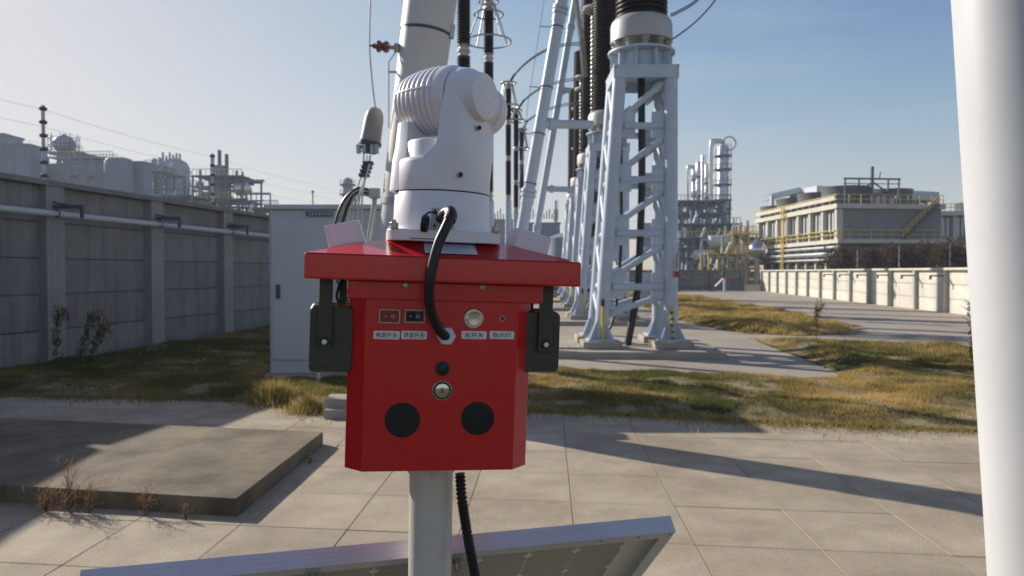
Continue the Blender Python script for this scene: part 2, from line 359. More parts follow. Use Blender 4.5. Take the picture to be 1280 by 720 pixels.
# ============================================================= GRASS
edge = [(-9.5, 9.9), (-6.5, 9.45), (-3.15, 9.0), (-2.3, 8.65), (-1.5, 8.55), (.18, 8.42), (2.4, 7.85), (4.6, 7.33), (7.5, 6.7)]
near = edge+[(9.3, 13.5), (9.5, 15.2), (5.75, 18.0), (5.25, 12.1), (4.95, 10.9), (2.75, 11.5), (.27, 12.45), (-2.3, 12.9), (-2.3, 30), (-5.2, 30), (-8.3, 12)]
field = [(6.1, 19.4), (7.3, 18.7), (9.1, 19.4), (10.0, 21.7), (11.0, 32), (11.5, 45), (11.5, 51), (7, 51), (5.6, 24)]
def hterr(x, y):
    return .05+.10*(vnoise(x, y, 1.3, 1)-.35)+.20*np.clip(vnoise(x, y, .8, 2)-.5, 0, 1)*np.clip((np.asarray(y)-11)/4, .3, 1.6)+.05*vnoise(x, y, 4, 3)
def efade(x, y, P, w_=.55):
    x = np.asarray(x, float); y = np.asarray(y, float); d = np.full(x.shape, 9.0)
    for i in range(len(P)):
        (x0, y0), (x1, y1) = P[i], P[(i+1) % len(P)]; L2 = (x1-x0)**2+(y1-y0)**2
        t = np.clip(((x-x0)*(x1-x0)+(y-y0)*(y1-y0))/L2, 0, 1); d = np.minimum(d, np.hypot(x-x0-t*(x1-x0), y-y0-t*(y1-y0)))
    return np.clip(d/w_, 0, 1)
def turf(name, poly, step):
    xs = np.arange(-10, 15, step); ys = np.arange(6, 52, step); gx, gy = np.meshgrid(xs, ys); ins = inpoly(gx.ravel(), gy.ravel(), poly).reshape(gx.shape)
    z = hterr(gx, gy)*.8*efade(gx, gy, poly)-.012; idx = -np.ones(gx.shape, int); b = MB(); vs = []; fs = []
    for j in range(len(ys)-1):
        for i in range(len(xs)-1):
            if ins[j, i]:
                c = []
                for jj, ii in ((j, i), (j, i+1), (j+1, i+1), (j+1, i)):
                    if idx[jj, ii] < 0: idx[jj, ii] = len(vs); vs.append((gx[jj, ii], gy[jj, ii], z[jj, ii]))
                    c.append(int(idx[jj, ii]))
                fs.append(tuple(c))
    b.add(vs, fs); return tag(b.build(name, M['thatch']), kind='structure')
turf('turf_soil', near, .16); turf('turf_soil', field, .4)
def scatter(poly, n, x0, x1, y0, y1):
    x = rng.uniform(x0, x1, n); y = rng.uniform(y0, y1, n); k = inpoly(x, y, poly); return x[k], y[k]
def grow(name, poly, bounds, dens, hh, ww, label=None):
    n = int((bounds[1]-bounds[0])*(bounds[3]-bounds[2])*dens); x, y = scatter(poly, n, *bounds)
    cl = vnoise(x, y, 2.6, 5)*.6+vnoise(x, y, 7, 6)*.4; keep = rng.uniform(0, 1, len(x)) < np.clip(cl*2.4-.35, .10, 1)
    x, y, cl = x[keep], y[keep], cl[keep]
    H = hh*(.26+1.15*cl)*rng.uniform(.6, 1.25, len(x)); W = np.full(len(x), ww)*rng.uniform(.6, 1.3, len(x))
    gold = .29+.95*(vnoise(x, y, .45, 9)-.42)+.75*(vnoise(x, y, 2.1, 12)-.5)+rng.normal(0, .16, len(x))+np.where(x > 5.0, .10, 0)+np.where(y > 17, .28, 0)-np.where(x < -3, .5, 0)  # grass near the left wall tinted darker and greener: shade put into colour
    fd = efade(x, y, poly); H = H*(.45+.55*fd); P = np.stack([x, y, hterr(x, y)*.8*fd-.02], 1)
    o = blades(name, P, H, W, gold, M['grass'], .9); tag(o, label, 'grass', kind='stuff'); return o
grow('grass', near, (-9, 9.5, 6.5, 12.6), 5200, .065, .010, 'rough olive and golden grass strip behind the paving')
grow('grass', near, (-8.5, 9.5, 12.5, 30), 1500, .085, .016, 'shaded grass along the tall wall and around the pads')
grow('grass', field, (5.5, 14, 15, 51), 1100, .15, .026, 'golden brown tussocky grass patch between tower pads and road')
def tuft(name, x, y, n, h, spread, label, m='grass', t0=.6, w_=.006, lean=1.0, group=None):
    r = np.abs(rng.normal(0, spread, n)); a = rng.uniform(0, 2*np.pi, n)
    P = np.stack([x+r*np.cos(a), y+r*np.sin(a), np.full(n, -.01)], 1)
    o = blades(name, P-np.array([x, y, 0]), h*rng.uniform(.4, 1.1, n)*np.exp(-r/spread/3.2), np.full(n, w_), rng.normal(t0, .2, n), M[m], lean)
    o.location = (x, y, 0); tag(o, label, 'grass tuft', group, kind='stuff'); return o
pt = [gnd(343, 502), gnd(385, 514), gnd(408, 508)]
tuft('grass_tuft', pt[0].x, pt[0].y, 2600, .34, .17, 'tall golden grass tuft in front of the grey cabinet corner', w_=.009)
tuft('grass_tuft', pt[1].x, pt[1].y, 1700, .24, .13, 'lower golden grass tuft beside the concrete block left of the red box', w_=.009)
n_ = 16000; u = rng.uniform(0, 1, n_)*(len(edge)-1); ii = u.astype(int); fr_ = u-ii; E_ = np.array(edge)   # ragged fringe lapping over the slabs
ex_ = E_[ii]*(1-fr_[:, None])+E_[ii+1]*fr_[:, None]; wv_ = vnoise(ex_[:, 0], ex_[:, 1], 2.2, 8); ex_[:, 1] += .10-rng.exponential(.05+.12*wv_, n_)
tag(blades('grass_fringe', np.stack([ex_[:, 0], ex_[:, 1], np.zeros(n_)], 1), rng.uniform(.02, .085, n_)*(.5+wv_), np.full(n_, .010), .35+rng.normal(0, .2, n_)+.3*(vnoise(ex_[:, 0], ex_[:, 1], .6, 3)-.3), M['grass'], 1.6), 'ragged grass fringe lapping over the back edge of the paving slabs', 'grass', kind='stuff')

def weed(px, py, hgt, n, label, z=0, dry=True):
    p = gnd(px, py, z); rt = empty('dry_weed', p, label=label, cat='weed')
    b = MB(); tw = []
    for k in range(n):
        a = random.uniform(0, 6.28); l = random.choice((random.uniform(.03, .25), random.uniform(.2, .7)))*hgt; h = hgt*(random.uniform(.35, 1.0) if l < .25*hgt else random.uniform(.15, .5)); pts = []
        for s in range(7):
            u = s/6; pts.append((p.x+math.cos(a)*l*u*u*1.1+random.uniform(-.004, .004), p.y+math.sin(a)*l*u*u, p.z+h*(u-.25*u**4)))
        b.tube(pts, [.0022*(1-.75*s/6) for s in range(7)], 4)
        for s in range(2, 7):
            for _ in range(3): tw.append(pts[s])
    b.build('stem', M['wood'], rt)
    P = np.array(tw)+rng.normal(0, .006, (len(tw), 3)); m = len(tw)
    blades('leaf', P, rng.uniform(-.04, .07, m)*hgt/.35, np.full(m, .004), rng.uniform(0, 1, m), M['dry'], 2.0, rt)['kind'] = 'stuff'
weed(86, 640, .50, 34, 'tall reddish dry weed in front of the platform, in the shade edge')
weed(58, 640, .30, 20, 'short dry weed left of the tall reddish one')
weed(112, 641, .26, 22, 'small dry weed right of the tall reddish one')
weed(182, 645, .34, 13, 'thin straw weed by the middle of the platform front')
weed(232, 650, .14, 12, 'tiny pale weed near the platform corner')
weed(388, 580, .13, 9, 'tiny dry weed beside the right side of the platform')

def stalk(px, py, Y, top, label, lean=.15):
    z0 = -.03; p = at(px, py, Y); p.z = z0; rt = empty('tall_weed', p, label=label, cat='weed', group=None)
    h = at(px, top, Y).z-z0; pts = [(p.x+lean*h*(s/8)**1.6, p.y, z0+h*s/8) for s in range(9)]
    MB().tube(pts, [.008*(1-.6*s/8) for s in range(9)], 5).build('stem', M['wood'], rt)
    P = []
    for _ in range(240):
        u = random.uniform(.12, 1)**.8; k = min(7, int(u*8)); q0 = Vector(pts[k]).lerp(Vector(pts[k+1]), u*8-k); r = .07*(1.15-u*.4)
        P.append((q0.x+random.gauss(0, r*.55), q0.y+random.gauss(0, r*.5), q0.z+random.gauss(0, .05)))
    for _ in range(110):
        e = Vector(pts[8]); P.append((e.x+random.gauss(0.05, .07), e.y+random.gauss(0, .06), e.z+random.gauss(-.02, .07)))
    P = np.array(P); n = len(P)
    blades('leaf', P, rng.uniform(-.03, .11, n), np.full(n, .025), np.concatenate([rng.uniform(0, .45, 240), rng.uniform(.4, 1, n-240)]), M['weed'], 1.6, rt)['kind'] = 'stuff'
stalk(70, 465, 12.3, 392, 'upright leafy weed against the wall post, leftmost of three', .06)
stalk(98, 462, 12.0, 396, 'leaning leafy weed by the tall wall, middle of three', .28)
stalk(112, 460, 12.2, 412, 'shorter leaning leafy weed by the tall wall, right of three', .3)
stalk(1020, 428, 17.5, 384, 'dry brown weed standing alone in the right-hand grass', .03)
stalk(1214, 440, 12.0, 385, 'dry weed beside the near white pole at right edge', .02)

# ============================================================= WALLS
def wall(name, fx, y0, n, bay, z1, rows, thick, mp, mpost, label, face=1, pw=.30, slope=.157):
    # fx(Y) gives X of the inner face
    d = Vector((slope, 1, 0)).normalized(); nrm = Vector((d.y, -d.x, 0))*face
    rt = empty(name, (fx(y0), y0, 0), label=label, cat='wall')
    ang = math.atan2(d.y, d.x); step = bay
    L = bay*math.sqrt(1+slope*slope)
    ph = (z1+.05)/rows
    pm = MB(); pm.prism([(pw/2-.02, -thick/2), (L-pw/2+.02, -thick/2), (L-pw/2+.02, thick/2), (pw/2-.02, thick/2)], .012, ph-.012); pme = pm.mesh('panel', mp, 0)
    qm = MB(); qm.prism([(-pw/2, -thick*1.5), (pw/2, -thick*1.5), (pw/2, thick*1.5), (-pw/2, thick*1.5)], -.05, z1-.005); qme = qm.mesh('post', mpost, 0)
    cm = MB(); cm.prism([(.004, -thick*1.7), (L-.004, -thick*1.7), (L-.004, thick*1.7), (.004, thick*1.7)], 0, .09)
    bm_ = MB(); bm_.prism([(pw/2-.03, -thick*.3), (L-pw/2+.03, -thick*.3), (L-pw/2+.03, thick*.3), (pw/2-.03, thick*.3)], -.05, z1-.004); bme = bm_.mesh('joint_backing', M['dark'] if rows > 3 else M['wallpost'], 0); cme = cm.mesh('coping', mp, 0)
    for k in range(n):
        Y = y0+k*step; X = fx(Y); lc = (X-fx(y0), Y-y0, 0)
        piece('post', qme, rt, lc, (0, 0, ang))
        if k < n-1:
            piece('joint_backing', bme, rt, lc, (0, 0, ang))
            for r in range(rows): piece('panel', pme, rt, (lc[0], lc[1], -.05+r*ph), (0, 0, ang+random.uniform(-.0015, .0015)))
            piece('coping', cme, rt, (lc[0], lc[1], z1), (0, 0, ang))
    return rt
fxl = lambda Y: -8.38+.157*(Y-12)
wall('boundary_wall', lambda Y: -8.63+.12*(9.95-Y), -1.25, 5, 2.8, 3.10, 5, .16, M['wallc'], M['wallpostc'], 'unseen nearer run of the tall grey wall, angled for its shadow, outside the left edge of the photo', pw=.42, slope=-.12)  # unseen run added and turned inward so its shadow edge crosses the platform
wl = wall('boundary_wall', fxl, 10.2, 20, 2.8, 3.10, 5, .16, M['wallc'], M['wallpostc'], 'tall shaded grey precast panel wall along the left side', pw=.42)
fxr = lambda Y: 13.95+.119*Y
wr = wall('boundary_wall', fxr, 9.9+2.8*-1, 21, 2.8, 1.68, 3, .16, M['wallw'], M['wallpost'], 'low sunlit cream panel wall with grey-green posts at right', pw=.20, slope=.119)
rt = empty('boundary_wall', (0, 64, 0), label='low shaded grey panel wall closing the far end of the yard', cat='wall')
pm = MB(); pm.box(-1.2, 1.2, -.08, .08, .008, .56); pme = pm.mesh('panel', M['wallc'], 0)
qm = MB(); qm.box(-.16, .16, -.18, .18, -.05, 1.68); qme = qm.mesh('post', M['wallc'], 0)
cm = MB(); cm.box(-1.34, 1.34, -.2, .2, 0, .08); cme = cm.mesh('coping', M['wallc'], 0)
for k in range(12):
    x = 19.9-2.7*k
    piece('post', qme, rt, (x, 0, 0))
    for r in range(3): piece('panel', pme, rt, (x-1.35, 0, r*.57))
    piece('coping', cme, rt, (x-1.35, 0, 1.70))
# pipe along the left wall with brackets
rt = empty('wall_pipe', (fxl(10)+.35, 10, 2.6), label='pale horizontal pipe carried on brackets along the tall left wall', cat='pipe')
zl = 2.60; off = .42
MB().tube([(fxl(y)+off, y, zl-.002*(y-12)) for y in np.arange(10.2, 50, 2.8)], .055, 12).build('pipe', M['cabinet'], rt)
for k in range(9):
    y = 10.2+2.8*k; x = fxl(y)
    b = MB(); b.box(x+.17, x+.20, y-.12, y-.05, zl-.22, zl+.25); b.box(x+.2, x+.75, y-.11, y-.06, zl+.10, zl+.17); b.box(x+.70, x+.75, y-.11, y-.06, zl-.06, zl+.1); b.bar((x+.2, y-.085, zl+.22), (x+.7, y-.085, zl+.12), .03)
    b.build('bracket', M['dark'], rt)
    MB().torus((x+off, y-.3, zl), (0.157, 1, 0), .058, .012, 16, 6).build('clamp', M['dark'], rt)
# electric fence poles and wires on the left wall
def fence_pole(x, y, z, h, label, n=6, r=.03, grp=None):
    t = empty('fence_pole', (x, y, z), label=label, cat='fence pole', group=grp)
    MB().tube([(x, y, z), (x, y, z+h)], r, 8).build('pole', M['galv2'], t)
    for k in range(n): zz = z+.1+k*(h-.16)/(n-1); MB().lathe([(-.035, r*1.2), (-.02, r*2.1), (.02, r*2.1), (.035, r*1.2)], (x, y, zz), n=12).build('insulator', M['dark'], t)
for i, (y, lb) in enumerate([(13.02, 'wire fence pole on the tall left wall, leftmost in view'), (18.3, 'wire fence pole on the tall left wall, further right')]):
    fence_pole(fxl(y), y, 3.19, 1.33, lb)
for r in range(4):
    z = 3.19+.36+r*.295
    b = MB(); pts = [(fxl(y)+.03, y, z-.05*math.sin(math.pi*((y-13.02) % 5.28)/5.28)) for y in np.arange(7.74, 34.2, .66)]
    b.tube(pts, .0022, 4); tag(b.build('fence_wire', M['galv2']), ['lowest', 'second lowest', 'second highest', 'topmost'][r]+' thin fence wire strung between poles above the tall left wall', 'wire', 'fence wires on the left wall')
for k, y in enumerate((20.3+9.9-.7, 34.5, 40.1)):
    fence_pole(fxr(y), y, 1.7, 1.15, ['thin wire fence rod on low right wall, nearest the white pole', 'thin wire fence rod on low right wall, middle one', 'thin wire fence rod on low right wall, farthest left'][k], 4, .022)
for k in range(6):   # small brackets on the right wall posts
    y = 29.5+k*2.8; x = fxr(y)-.35
    b = MB(); b.box(x-.45, x+.2, y-.03, y+.03, 1.42, 1.48); b.box(x-.45, x-.38, y-.03, y+.03, 1.3, 1.42); b.build('post_bracket', M['dark'], wr)

# ============================================================= CABINET and block
Yc = 10.6; c0 = at(338, 460, Yc); c1 = at(500, 460, Yc); zt = at(400, 262, Yc).z
rt = empty('equipment_cabinet', (c0.x, Yc, 0), label='tall pale grey metal cabinet on a concrete plinth behind the red box', cat='cabinet')
b = MB(); b.box(c0.x, c1.x, Yc, Yc+.9, .14, zt); b.build('housing', M['cabinet'], rt, bevel=.006)
b = MB(); b.box(c0.x-.03, c1.x+.03, Yc-.06, Yc+.94, zt+.002, zt+.07); b.build('roof', M['cabinet'], rt, bevel=.01)
w2 = (c1.x-c0.x)/2
for k in range(2):
    x = c0.x+k*w2
    MB().box(x+.035, x+w2-.01, Yc-.025, Yc-.002, .34, zt-.12).build('door', M['cabinet'], rt, bevel=.006)
MB().box(c0.x+.03, c1.x-.03, Yc-.012, Yc-.002, .15, .31).build('kick_plate', M['cabinet'], rt, bevel=.004)
MB().box(c0.x+.10, c0.x+.16, Yc-.05, Yc-.026, 1.22, 1.42).build('handle', M['dark'], rt, bevel=.005)
MB().box(c0.x-.05, c1.x+.05, Yc-.08, Yc+.98, -.05, .138).build('plinth', M['concrete'], rt)
p0, p1 = at(382.5, 264.6, Yc-.04), at(416, 270, Yc-.04)
sg = MB().box(p0.x, p1.x, Yc-.04, Yc-.028, p1.z, p0.z).build('name_strip', M['blue'], rt)
b = MB(); x = p0.x+.04; h = p0.z-p1.z
for k in range(8):      # the strip's characters are too small to read: blocky strokes of their size
    wd = .03
    b.box(x, x+wd, Yc-.043, Yc-.041, p1.z+h*.25, p1.z+h*.33); b.box(x, x+wd, Yc-.043, Yc-.041, p1.z+h*.62, p1.z+h*.70); b.box(x+wd*.4, x+wd*.6, Yc-.0445, Yc-.0432, p1.z+h*.2, p1.z+h*.78); x += .044
b.build('lettering', M['label'], sg)
a = gnd(405, 520)
b = MB(); b.prism([(a.x, a.y-.05), (a.x+.9, a.y-.15), (a.x+.9, a.y+.3), (a.x, a.y+.3)], -.03, .2)
tag(b.build('concrete_block', M['concrete'], bevel=.02), 'small concrete block lying at the paving edge left of the red box', 'block')
fp = at(398, 500, 10.2)
MB().tube([(fp.x, 10.2, -.05), (fp.x, 10.2, .42)], .03, 10).build('short_post', M['cabinet'])
tag(bpy.data.objects['short_post'], 'short pale post in front of the cabinet plinth, under left floodlight', 'post')

# ============================================================= NEAR LEANING COLUMN
base = Vector((-1.54, 8.5, -.05)); sl_ = .128; sy = .0
ptc = lambda z, dx=0, dy=0: Vector((base.x+sl_*(z+.05)+dx, base.y+sy*z+dy, z))
rt = empty('gantry_leg', base, label='thick pale grey leaning tubular leg rising behind the white camera', cat='gantry leg')
MB().tube([ptc(z) for z in (-.05, 1, 2, 3, 4.31)], [.235, .245, .258, .27, .288], 48).build('lower_tube', M['column'], rt)
MB().tube([ptc(z) for z in (4.335, 6, 8, 10, 12)], [.296, .305, .31, .315, .32], 48).build('upper_tube', M['column'], rt)
MB().tube([ptc(4.30), ptc(4.345)], .289, 48).build('seam', M['dark'], rt)
MB().tube([ptc(z) for z in (2.35, 2.42)], .275, 48).build('band', M['galv2'], rt)
MB().tube([ptc(4.25, .29, -.06), ptc(4.4, .29, -.06)], .04, 8).build('lug', M['galv2'], rt)
MB().box(base.x-.5, base.x+.5, 8.0, 9.0, -.06, .10).build('footing', M['concrete'], rt)
MB().box(base.x-.10, base.x+.38, 8.78, 9.05, .85, 1.42).build('hidden_box', M['cabinet'], rt, bevel=.01)  # hidden from view, added for the shadow blob it throws on the paving
YA = 8.4
rt = empty('line_insulator', at(480, 58, YA), label='brown two-shed insulator on a bracket left of the leaning leg', cat='insulator')
a, b_ = at(462, 57, YA), at(499, 60, YA)
ax = (b_-a); L = ax.length; ad = ax.normalized()
MB().lathe([(0.0, .012), (L*.12, .014), (L*.13, .03), (L*.22, .03), (L*.26, .062), (L*.34, .068), (L*.40, .05), (L*.44, .04), (L*.48, .055), (L*.56, .068), (L*.64, .055), (L*.68, .03)], a, ad, 20).build('sheds', M['brown'], rt)
MB().lathe([(L*.68, .022), (L*.83, .022), (L*.84, .05), (L, .05)], a, ad, 10).build('fitting', M['galv2'], rt)
b = MB(); b.tube([at(498, 60, YA), at(486, 78, YA), at(486, 160, YA)], .007, 6); b.tube([at(486, 90, YA), at(497, 90, YA)], .012, 6)
tag(b.build('earth_rod', M['galv2']), 'thin bent rod running down left of the leaning leg', 'rod')
YD = 8.75
def spl(pts, n=8):
    pts = [Vector(p) for p in pts]; P = [pts[0]*2-pts[1]]+pts+[pts[-1]*2-pts[-2]]; out = []
    for i in range(1, len(P)-2):
        for k in range(n):
            t = k/n; a, b, c, d = P[i-1:i+3]
            out.append(.5*((2*b)+(c-a)*t+(2*a-5*b+4*c-d)*t*t+(3*b-a-3*c+d)*t**3))
    return out+[pts[-1]]
rt = empty('hanging_wire', at(470, 135, YD), label='grey conductor hanging from above down to the bell-shaped housing', cat='wire')
MB().tube(spl([at(466, -60, YD), at(463, 0, YD), at(462, 57, YD), at(465, 100, YD), at(469.5, 137, YD)]), .010, 8).build('conductor', M['galv2'], rt)
t0, t1 = at(470, 134, YD), at(461, 188, YD); ad = (t1-t0).normalized(); L = (t1-t0).length
rt = empty('bell_housing', t0, label='grey capsule-shaped cable housing hanging beside the leaning leg', cat='cable housing')
MB().lathe([(0, .001), (.012, .05), (.035, .078), (.08, .10), (.14, .112), (L*.80, .122)], t0, ad, 28).build('shell', M['bellgrey'], rt)
MB().lathe([(L*.80, .135), (L*.88, .135), (L*.885, .11), (L*.97, .11), (L*.975, .095), (L*1.06, .09)], t0, ad, 24).build('clamp_ring', M['dark'], rt)
b = MB()
for dx in (-.1, -.03, .06, .11): b.box(t1.x+dx-.02, t1.x+dx+.02, YD-.13, YD-.06, t1.z-.05, t1.z+.05)
b.build('bolt', M['galv2'], rt)
ends = [([(455, 192), (453, 215), (446, 240), (436, 300)], .010), ([(459, 194), (456, 220), (448, 245), (432, 300)], .008), ([(463, 194), (457, 222), (449, 250), (444, 300)], .012), ([(462, 205), (455, 232), (452, 262), (452, 310)], .010)]
for k, (pp, r) in enumerate(ends):
    b = MB(); b.tube(spl([at(x, y, YD-.05*k) for x, y in pp]), r, 7)
    tag(b.build('lead_cable', M['galv2']), ['outermost left thin lead below the bell housing', 'second thin lead from the left below the bell housing', 'thicker lead with clamps below the bell housing', 'straight lead dropping right of the cable loop'][k], 'cable')
b = MB(); p0, p1 = at(461, 205, YD), at(456, 220, YD)
for k in range(4): p = p0.lerp(p1, k/3); b.box(p.x-.05, p.x+.06, YD-.12, YD+.0, p.z-.018, p.z+.018)
tag(b.build('cable_clamp', M['dark']), 'stacked dark cable clamps on the lead under the bell housing', 'clamp')
for k in range(4):
    d = k*3.2; b = MB(); b.tube(spl([at(468+d*.3, 246+d*.2, YD+.1), at(462, 238+d*.7, YD), at(446, 236+d*.8, YD), at(430+d*.8, 250+d, YD), at(420+d*1.2, 275+d, YD), at(415+d*1.3, 300, YD), at(420+d, 345, YD), at(436+d*.3, 378-d, YD)]), .017, 8)
    tag(b.build('cable_loop', M['galv2'] if k % 2 else M['rubber']), ['outermost black', 'second, grey', 'third, black', 'innermost grey'][k]+' cable of the drooping loop bundle left of the white camera', 'cable', 'looped cable bundle')
b = MB(); b.tube(spl([at(462, 238, YD), at(468, 248, YD), at(466, 270, YD), at(460, 305, YD)]), .03, 8)
b.box(at(468, 0, YD).x-.06, at(468, 0, YD).x+.06, YD-.08, YD+.02, at(0, 248, YD).z, at(0, 236, YD).z)
tag(b.build('cable_bracket', M['galv2']), 'steel bracket carrying the cable loop next to the leaning leg', 'bracket')

# ============================================================= NEAR WHITE POLE AT RIGHT EDGE
Yp = 2.0
pe = lambda py: at(1203+42*py/720+80, py, Yp)
b0, b1 = pe(0), pe(720); dz = (b1-b0)/(b1.z-b0.z)
fz = lambda z: b0+dz*(z-b0.z)
rt = empty('white_pole', fz(-.03), label='large smooth white pole cut off by the right edge of the photo', cat='pole')
MB().tube([fz(-.03), fz(.6), fz(2), fz(5.5)], [.168, .169, .172, .178], 64).build('shaft', M['polewhite'], rt)
MB().tube([fz(-.02), fz(.03)], .26, 32).build('base_flange', M['polewhite'], rt)

# ============================================================= LATTICE TOWERS + BUSHINGS
def shed_stack(z0, z1, r0, r1, pitch, x=0, y=0, n=36, depth=.86):
    prof = []; k = int((z1-z0)/pitch); 
    for i in range(k):
        z = z0+(z1-z0)*i/k; r = r0+(r1-r0)*i/k
        prof += [(z, r*depth), (z+pitch*.22, r*depth*1.0), (z+pitch*.40, r), (z+pitch*.52, r), (z+pitch*.95, r*depth)]
    return MB().lathe(prof, (x, y, 0), n=n)
T0 = Vector((2.68, 15.2, .11))
def make_tower():
    rt = empty('lattice_support', (0, 0, 0), label='nearest white tubular lattice support tower with striped earthing tubes', cat='support tower', group='row of lattice support towers')
    cb = [(-.93, -.62), (.46, -.62), (.46, .66), (-.93, .66)]; ct = [(-.54, -.50), (.46, -.50), (.46, .52), (-.54, .52)]
    z0, zt_ = .14, 5.52
    P = lambda k, z: Vector((cb[k][0]+(ct[k][0]-cb[k][0])*(z-z0)/(zt_-z0), cb[k][1]+(ct[k][1]-cb[k][1])*(z-z0)/(zt_-z0), z))
    for k in range(4):
        MB().tube([P(k, z0), P(k, zt_)], .135, 20).build('leg', M['galv'], rt)
        p = P(k, z0); b = MB().box(p.x-.27, p.x+.27, p.y-.27, p.y+.27, z0-.0, z0+.035)
        for a in range(4):
            d = Vector((math.cos(a*math.pi/2+.785), math.sin(a*math.pi/2+.785), 0)); b.bar(p+d*.17+Vector((0, 0, .03)), p+d*.17+Vector((0, 0, .32)), .02, .20, up=d) if False else b.add([p+d*.1+Vector((0, 0, .036)), p+d*.34+Vector((0, 0, .036)), p+d*.1+Vector((0, 0, .42)), p+d*.1+d.cross(Vector((0, 0, 1)))*.02+Vector((0, 0, .036)), p+d*.34+d.cross(Vector((0, 0, 1)))*.02+Vector((0, 0, .036)), p+d*.1+d.cross(Vector((0, 0, 1)))*.02+Vector((0, 0, .42))], [(0, 1, 2), (5, 4, 3), (0, 3, 4, 1), (1, 4, 5, 2), (2, 5, 3, 0)])
        b.build('base_plate', M['galv'], rt)
        MB().box(p.x-.38, p.x+.38, p.y-.38, p.y+.38, -.005, z0-.002).build('footing', M['concrete'], rt, bevel=.03)
    lv = [.55, 1.20, 2.26, 3.32, 4.38]
    for (i, j) in ((0, 1), (1, 2), (3, 2), (0, 3)):
        for n_, z in enumerate(lv[1:]):
            a, c = P(i, z), P(j, z); d = (c-a).normalized(); nn = d.cross(Vector((0, 0, 1)))
            MB().tube([a+d*.16, c-d*.16], .068, 12).build('crossbar', M['galv'], rt)
            for e, sgn in ((a, 1), (c, -1)):
                q0 = e+d*sgn*.20
                MB().bar(q0-nn*.012+Vector((0, 0, -.24)), q0-nn*.012+Vector((0, 0, .28)), .36, .022, up=nn).build('gusset', M['galv'], rt)
        for n_ in range(len(lv)):
            z = lv[n_]+.08; z2 = (lv+[5.5])[n_+1]-.14
            a, c = P(i, z), P(j, z2); d = (c-a).normalized(); nn = d.cross(Vector((0, 0, 1))).normalized()
            off = nn*-.05
            MB().tube([a+d*.2+off, c-d*.2+off], .062, 12).build('brace', M['galv'], rt)
            MB().bar(a+d*.10+off*1.1, a+d*.42+off*1.1, .17, .03, up=nn).build('brace_plate', M['galv'], rt)
            MB().bar(c-d*.42+off*1.1, c-d*.10+off*1.1, .17, .03, up=nn).build('brace_plate', M['galv'], rt)
    b = MB(); b.box(-.68, .60, -.66, .68, zt_+.0, zt_+.035); b.box(-.62, .54, -.66, -.60, zt_-.22, zt_-.002); b.box(-.62, .54, .60, .66, zt_-.22, zt_-.002); b.box(-.68, -.62, -.6, .6, zt_-.22, zt_-.002); b.box(.54, .60, -.6, .6, zt_-.22, zt_-.002)
    b.build('head_frame', M['galv'], rt)
    c = Vector((-.04, 0, 0))
    MB().lathe([(zt_+.037, .46), (zt_+.40, .46)], c, n=32).build('drum', M['galv'], rt)
    for k in range(10):
        a = k*math.pi/5; d = Vector((math.cos(a), math.sin(a), 0)); MB().bar(c+d*.53+Vector((0, 0, zt_+.052)), c+d*.53+Vector((0, 0, zt_+.40)), .03, .20, up=d).build('stiffener', M['galv'], rt)
    MB().lathe([(zt_+.402, .64), (zt_+.402, .68), (zt_+.44, .68), (zt_+.44, .3)], c, n=48).build('top_flange', M['galv'], rt)
    for k, yy in ((0, M['yellow']), (1, M['yellow'])):
        p = P(k, .2); 
        s = MB().tube([(p.x+.02, p.y-.19, -.16), (p.x+.0+(.02 if k == 0 else -.03), p.y-.165, .82)], .032, 8).build('earthing_tube', M['yellow'], rt)
        if k == 0: MB().tube([(p.x+.02, p.y-.165, .82), (p.x+.02, p.y-.16, .96)], .03, 8).build('cable_end', M['rubber'], rt)
        for q_ in range(7):
            z = -.08+q_*.125
            MB().tube([(p.x+.02-(.05 if k else 0)*(z+.16)+0, p.y-.19+.025*(z+.16), z), (p.x+.02-(.05 if k else 0)*(z+.2), p.y-.19+.025*(z+.2), z+.055)], .0335, 8).build('green_band', M['green'], s, world=False) if (k or q_ < 2) else None
    return rt
def make_bushing():
    rt = empty('insulator_bushing', (0, 0, 0), label='x', cat='bushing', group='black ribbed bushings on the lattice towers')
    z = 5.96
    for k in range(10):
        a = k*math.pi/5+.3; x, y = -.04+.52*math.cos(a), .52*math.sin(a)
        MB().lathe([(z, .05), (z+.03, .085), (z+.06, .05), (z+.09, .09), (z+.12, .05), (z+.15, .095), (z+.2, .08), (z+.24, .06)], (x, y, 0), n=12).build('foot_insulator', M['capgrey'], rt)
    MB().lathe([(z+.20, .56), (z+.19, .625), (z+.52, .625), (z+.60, .60), (z+.66, .545), (z+.68, .5)], (-.04, 0, 0), n=48).build('base_dome', M['capgrey'], rt)
    shed_stack(z+.66, z+7.5, .53, .44, .095, -.04).build('shed_stack', M['black'], rt)
    return rt
tw = make_tower(); bu = make_bushing()
def inner_cables(x, y):
    a = MB(); a.tube(spl([(x-.02, y+.1, 5.6), (x+.0, y+.1, 3.5), (x-.05, y+.05, 2.0), (x-.1, y, 1.2), (x-.33, y-.2, .12)]), .075, 10)
    tag(a.build('riser_cable', M['rubber']), 'thick black cable running down inside the %s lattice tower' % nm, 'cable')
    a = MB(); a.tube(spl([(x-.45, y+.1, 5.5), (x-.42, y+.1, 2.6), (x-.5, y+.05, 1.2), (x-.62, y-.1, .6), (x-.85, y-.1, .12)]), .03, 8)
    tag(a.build('riser_cable', M['rubber']), 'thin black cable beside the thick one inside the %s lattice tower' % nm, 'cable')
names = ['nearest', 'second', 'third', 'fourth', 'fifth']
